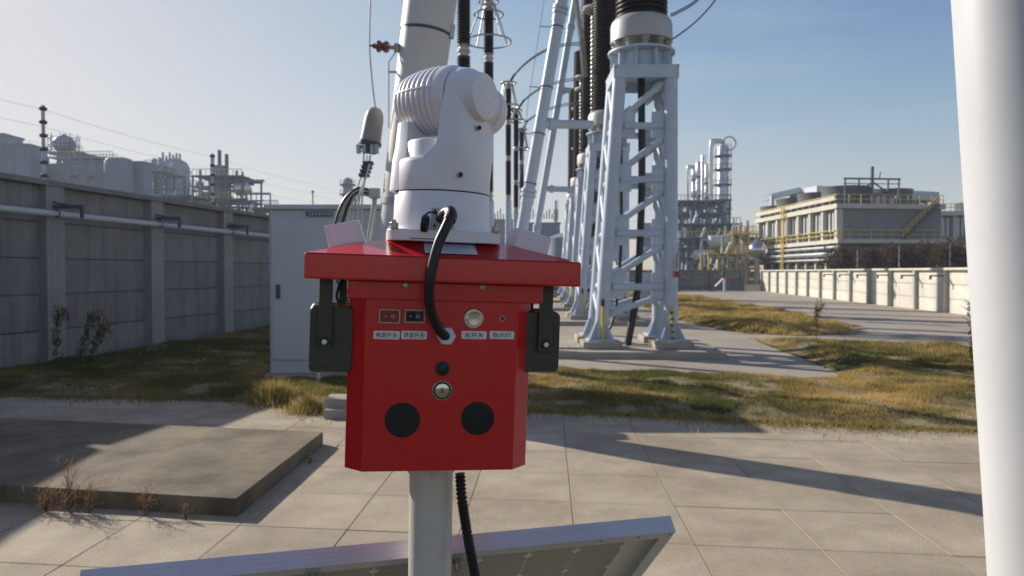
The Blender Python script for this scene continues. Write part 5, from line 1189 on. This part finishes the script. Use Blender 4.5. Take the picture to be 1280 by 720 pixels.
# base bolts
for (sx, sy) in ((-1, -1), (1, -1), (1, 1), (-1, 1)):
    x, y = sx*.0835, sy*.0835
    n_ = kp(MB().lathe([(zf1+.0002, .0078), (zf1+.0018, .0078), (zf1+.0019, .0068)], (x, y, 0), n=20), 'washer', 'bolt')
    kp(MB().lathe([(zf1+.002, .0074), (zf1+.0095, .0074)], (x, y, 0), n=6), 'nut', 'bolt', smooth=0, bevel=.0006); kp(MB().lathe([(zf1+.0096, .0035), (zf1+.014, .0034)], (x, y, 0), n=12), 'bolt', 'bolt')
# cable connector on the base
p0, p1 = L(540, 259.5, .10-RB-.001), L(567.5, 287, .10-RB-.001)
o_ = Vector((cx_, cy_, pzl)); p0 -= o_; p1 -= o_
cn = kp(MB().box(p0.x, p1.x, p0.y-.001, p0.y+.006, p1.z, p0.z), 'connector_plate', 'galv2', bevel=.0008)
for a, c in ((.14, .14), (.86, .14), (.14, .86), (.86, .86)):
    kp(MB().lathe([(-.0025, .0022), (-.001, .0024)], (p0.x+(p1.x-p0.x)*a, p0.y, p1.z+(p0.z-p1.z)*c), (0, 1, 0), 10), 'plate_screw', 'ink')
pc_ = Vector(((p0.x+p1.x)/2+.002, p0.y, (p0.z+p1.z)/2+.002))
kp(MB().lathe([(-.014, .0098), (-.012, .0105), (-.004, .0105), (-.0035, .0120), (-.001, .0120)], pc_, (0, 1, 0), 28), 'connector', 'rubber')
e0 = pc_+Vector((0, -.010, 0)); e1 = (L(562, 264, -.048)-o_)
kp(MB().tube(spl([e0, pc_+Vector((.004, -.030, .003)), L(561, 265, -.034)-o_, L(564, 268.5, -.052)-o_, L(561.5, 276, -.060)-o_]), .0098, 20), 'elbow', 'rubber')
q0 = L(527.5, 279, .004)-o_
kp(MB().lathe([(0, .0135), (.003, .0140), (.0085, .0140), (.010, .012)], q0, (.97, -.22, -.1), 10), 'dust_cap', 'rubber', smooth=0)
kp(MB().tube(spl([q0+Vector((.003, 0, .012)), q0+Vector((.012, -.003, .018)), pc_+Vector((-.010, -.004, .006))]), .0016, 8), 'cap_strap', 'rubber')
kp(MB().box(*(lambda a, b_: (a.x, b_.x, -.0945-.0006, -.0945+.0004, b_.z, a.z))(L(513, 297.2, .006)-o_, L(543, 299.4, .006)-o_)), 'slot', 'ink')

# ------------------------------------------------------------- solar panel (back side towards the camera)
A_ = Vector((-.80, 1.185, 0)); 
pl_, pr_ = at(101, 712.5, 1.24), at(838, 644.5, 1.47)
pr_.z = pl_.z = (pl_.z+pr_.z)/2
pl_ = (lambda: (lambda d: Vector((d.x*((pr_.z-EYE)/d.z), d.y*((pr_.z-EYE)/d.z), pr_.z)))(ray(101, 712.5)))()
pr_ = (lambda: (lambda d: Vector((d.x*((pl_.z-EYE)/d.z), d.y*((pl_.z-EYE)/d.z), pl_.z)))(ray(838, 644.5)))()
ex = (pr_-pl_).normalized(); W_ = (pr_-pl_).length; hd = Vector((-ex.y, ex.x, 0)); TL = R(44)
ed = (hd*math.cos(TL)+Vector((0, 0, -math.sin(TL)))).normalized(); en = ed.cross(ex).normalized()
if en.y > 0: en = -en                      # normal of the back, towards the camera and down
TH = .034
Mp = Matrix((( ex.x, ed.x, en.x, pl_.x), (ex.y, ed.y, en.y, pl_.y), (ex.z, ed.z, en.z, pl_.z), (0, 0, 0, 1)))
sp = empty('solar_panel', M=Mp, label='framed solar panel seen from behind, tilted away below the red box', cat='solar panel')
ks = lambda mb, n, m, p=sp, **k: mb.build(n, M[m], p, world=False, **k)
Ln = .62; LIP = .026
# local: x along top edge, y down the panel, z towards the camera (back)
def rail_(x0, x1, y0, y1, name='frame_rail'): return ks(MB().box(x0, x1, y0, y1, 0, TH), name, 'alu', bevel=.0008)
fr = MB(); fr.box(0, W_, 0, .0022, 0, TH)
for k in (0, 1, 2): z = .007+k*.0095; fr.box(.002, W_-.002, -.0009, -.0001, z, z+.0030)
ks(fr, 'top_rail', 'alu')
ks(MB().add([(0.0, .0023, TH-.002), (W_, .0023, TH-.002), (W_-LIP, LIP, TH-.002), (LIP, LIP, TH-.002), (0, .0023, TH), (W_, .0023, TH), (W_-LIP, LIP, TH), (LIP, LIP, TH)], BF), 'top_lip', 'alu', smooth=0)
ks(MB().add([(W_, .0026, TH-.002), (W_, Ln, TH-.002), (W_-LIP, Ln, TH-.002), (W_-LIP, LIP+.0004, TH-.002), (W_, .0026, TH), (W_, Ln, TH), (W_-LIP, Ln, TH), (W_-LIP, LIP+.0004, TH)], BF), 'side_lip', 'alu', smooth=0)
ks(MB().add([(0, .0026, TH-.002), (LIP, LIP+.0004, TH-.002), (LIP, Ln, TH-.002), (0, Ln, TH-.002), (0, .0026, TH), (LIP, LIP+.0004, TH), (LIP, Ln, TH), (0, Ln, TH)], BF), 'side_lip', 'alu', smooth=0)
ks(MB().box(W_-.0022, W_, .0024, Ln, 0, TH-.0022), 'side_rail', 'alu'); ks(MB().box(0, .0022, .0024, Ln, 0, TH-.0022), 'side_rail', 'alu')
ks(MB().box(0, W_, Ln+.0002, Ln+.0024, 0, TH), 'bottom_rail', 'alu')
ks(MB().box(.0024, W_-.0024, .0024, Ln-.001, .002, .0052), 'backsheet', 'cellgap', smooth=0)
cw = .104; nx = int((W_-.06)/cw); xs0 = (W_-nx*cw)/2; ny = 5; cmh = MB(); g0 = .0017; ch = .009
cmh.prism([(g0+ch, g0), (cw-g0-ch, g0), (cw-g0, g0+ch), (cw-g0, cw-g0-ch), (cw-g0-ch, cw-g0), (g0+ch, cw-g0), (g0, cw-g0-ch), (g0, g0+ch)], 0, .0006); cme_ = cmh.mesh('solar_cell', M['cell'], 0)
for i in range(nx):
    for j in range(ny): piece('solar_cell', cme_, sp, (xs0+i*cw, .012+j*cw, .0056))
for xm_ in (.36, .62): 
    rl = ks(MB().box(xm_, xm_+.026, .006, Ln, TH+.0004, TH+.003), 'mount_bracket', 'galv2', bevel=.0006); ks(MB().lathe([(TH+.0032, .0085), (TH+.009, .0085)], (xm_+.013, .028, 0), n=6), 'nut', 'bolt', rl, smooth=0); ks(MB().lathe([(TH+.009, .005), (TH+.022, .0048)], (xm_+.013, .028, 0), n=12), 'bolt', 'bolt', rl)
for x_ in (W_-.16, W_-.08, W_-.012): ks(MB().box(x_, x_+.006, .010, .013, TH+.0001, TH+.0004), 'drain_slot', 'ink', smooth=0)
# arm that ties the panel to the mast
mpnt = Mp @ Vector((.5, .20, TH+.004)); 
b = MB(); b.bar((foot.x, foot.y, mpnt.z-.0), mpnt, .03, .03); tag(b.build('panel_arm', M['galv2']), 'steel arm tying the tilted solar panel to the pole below the frame', 'bracket')
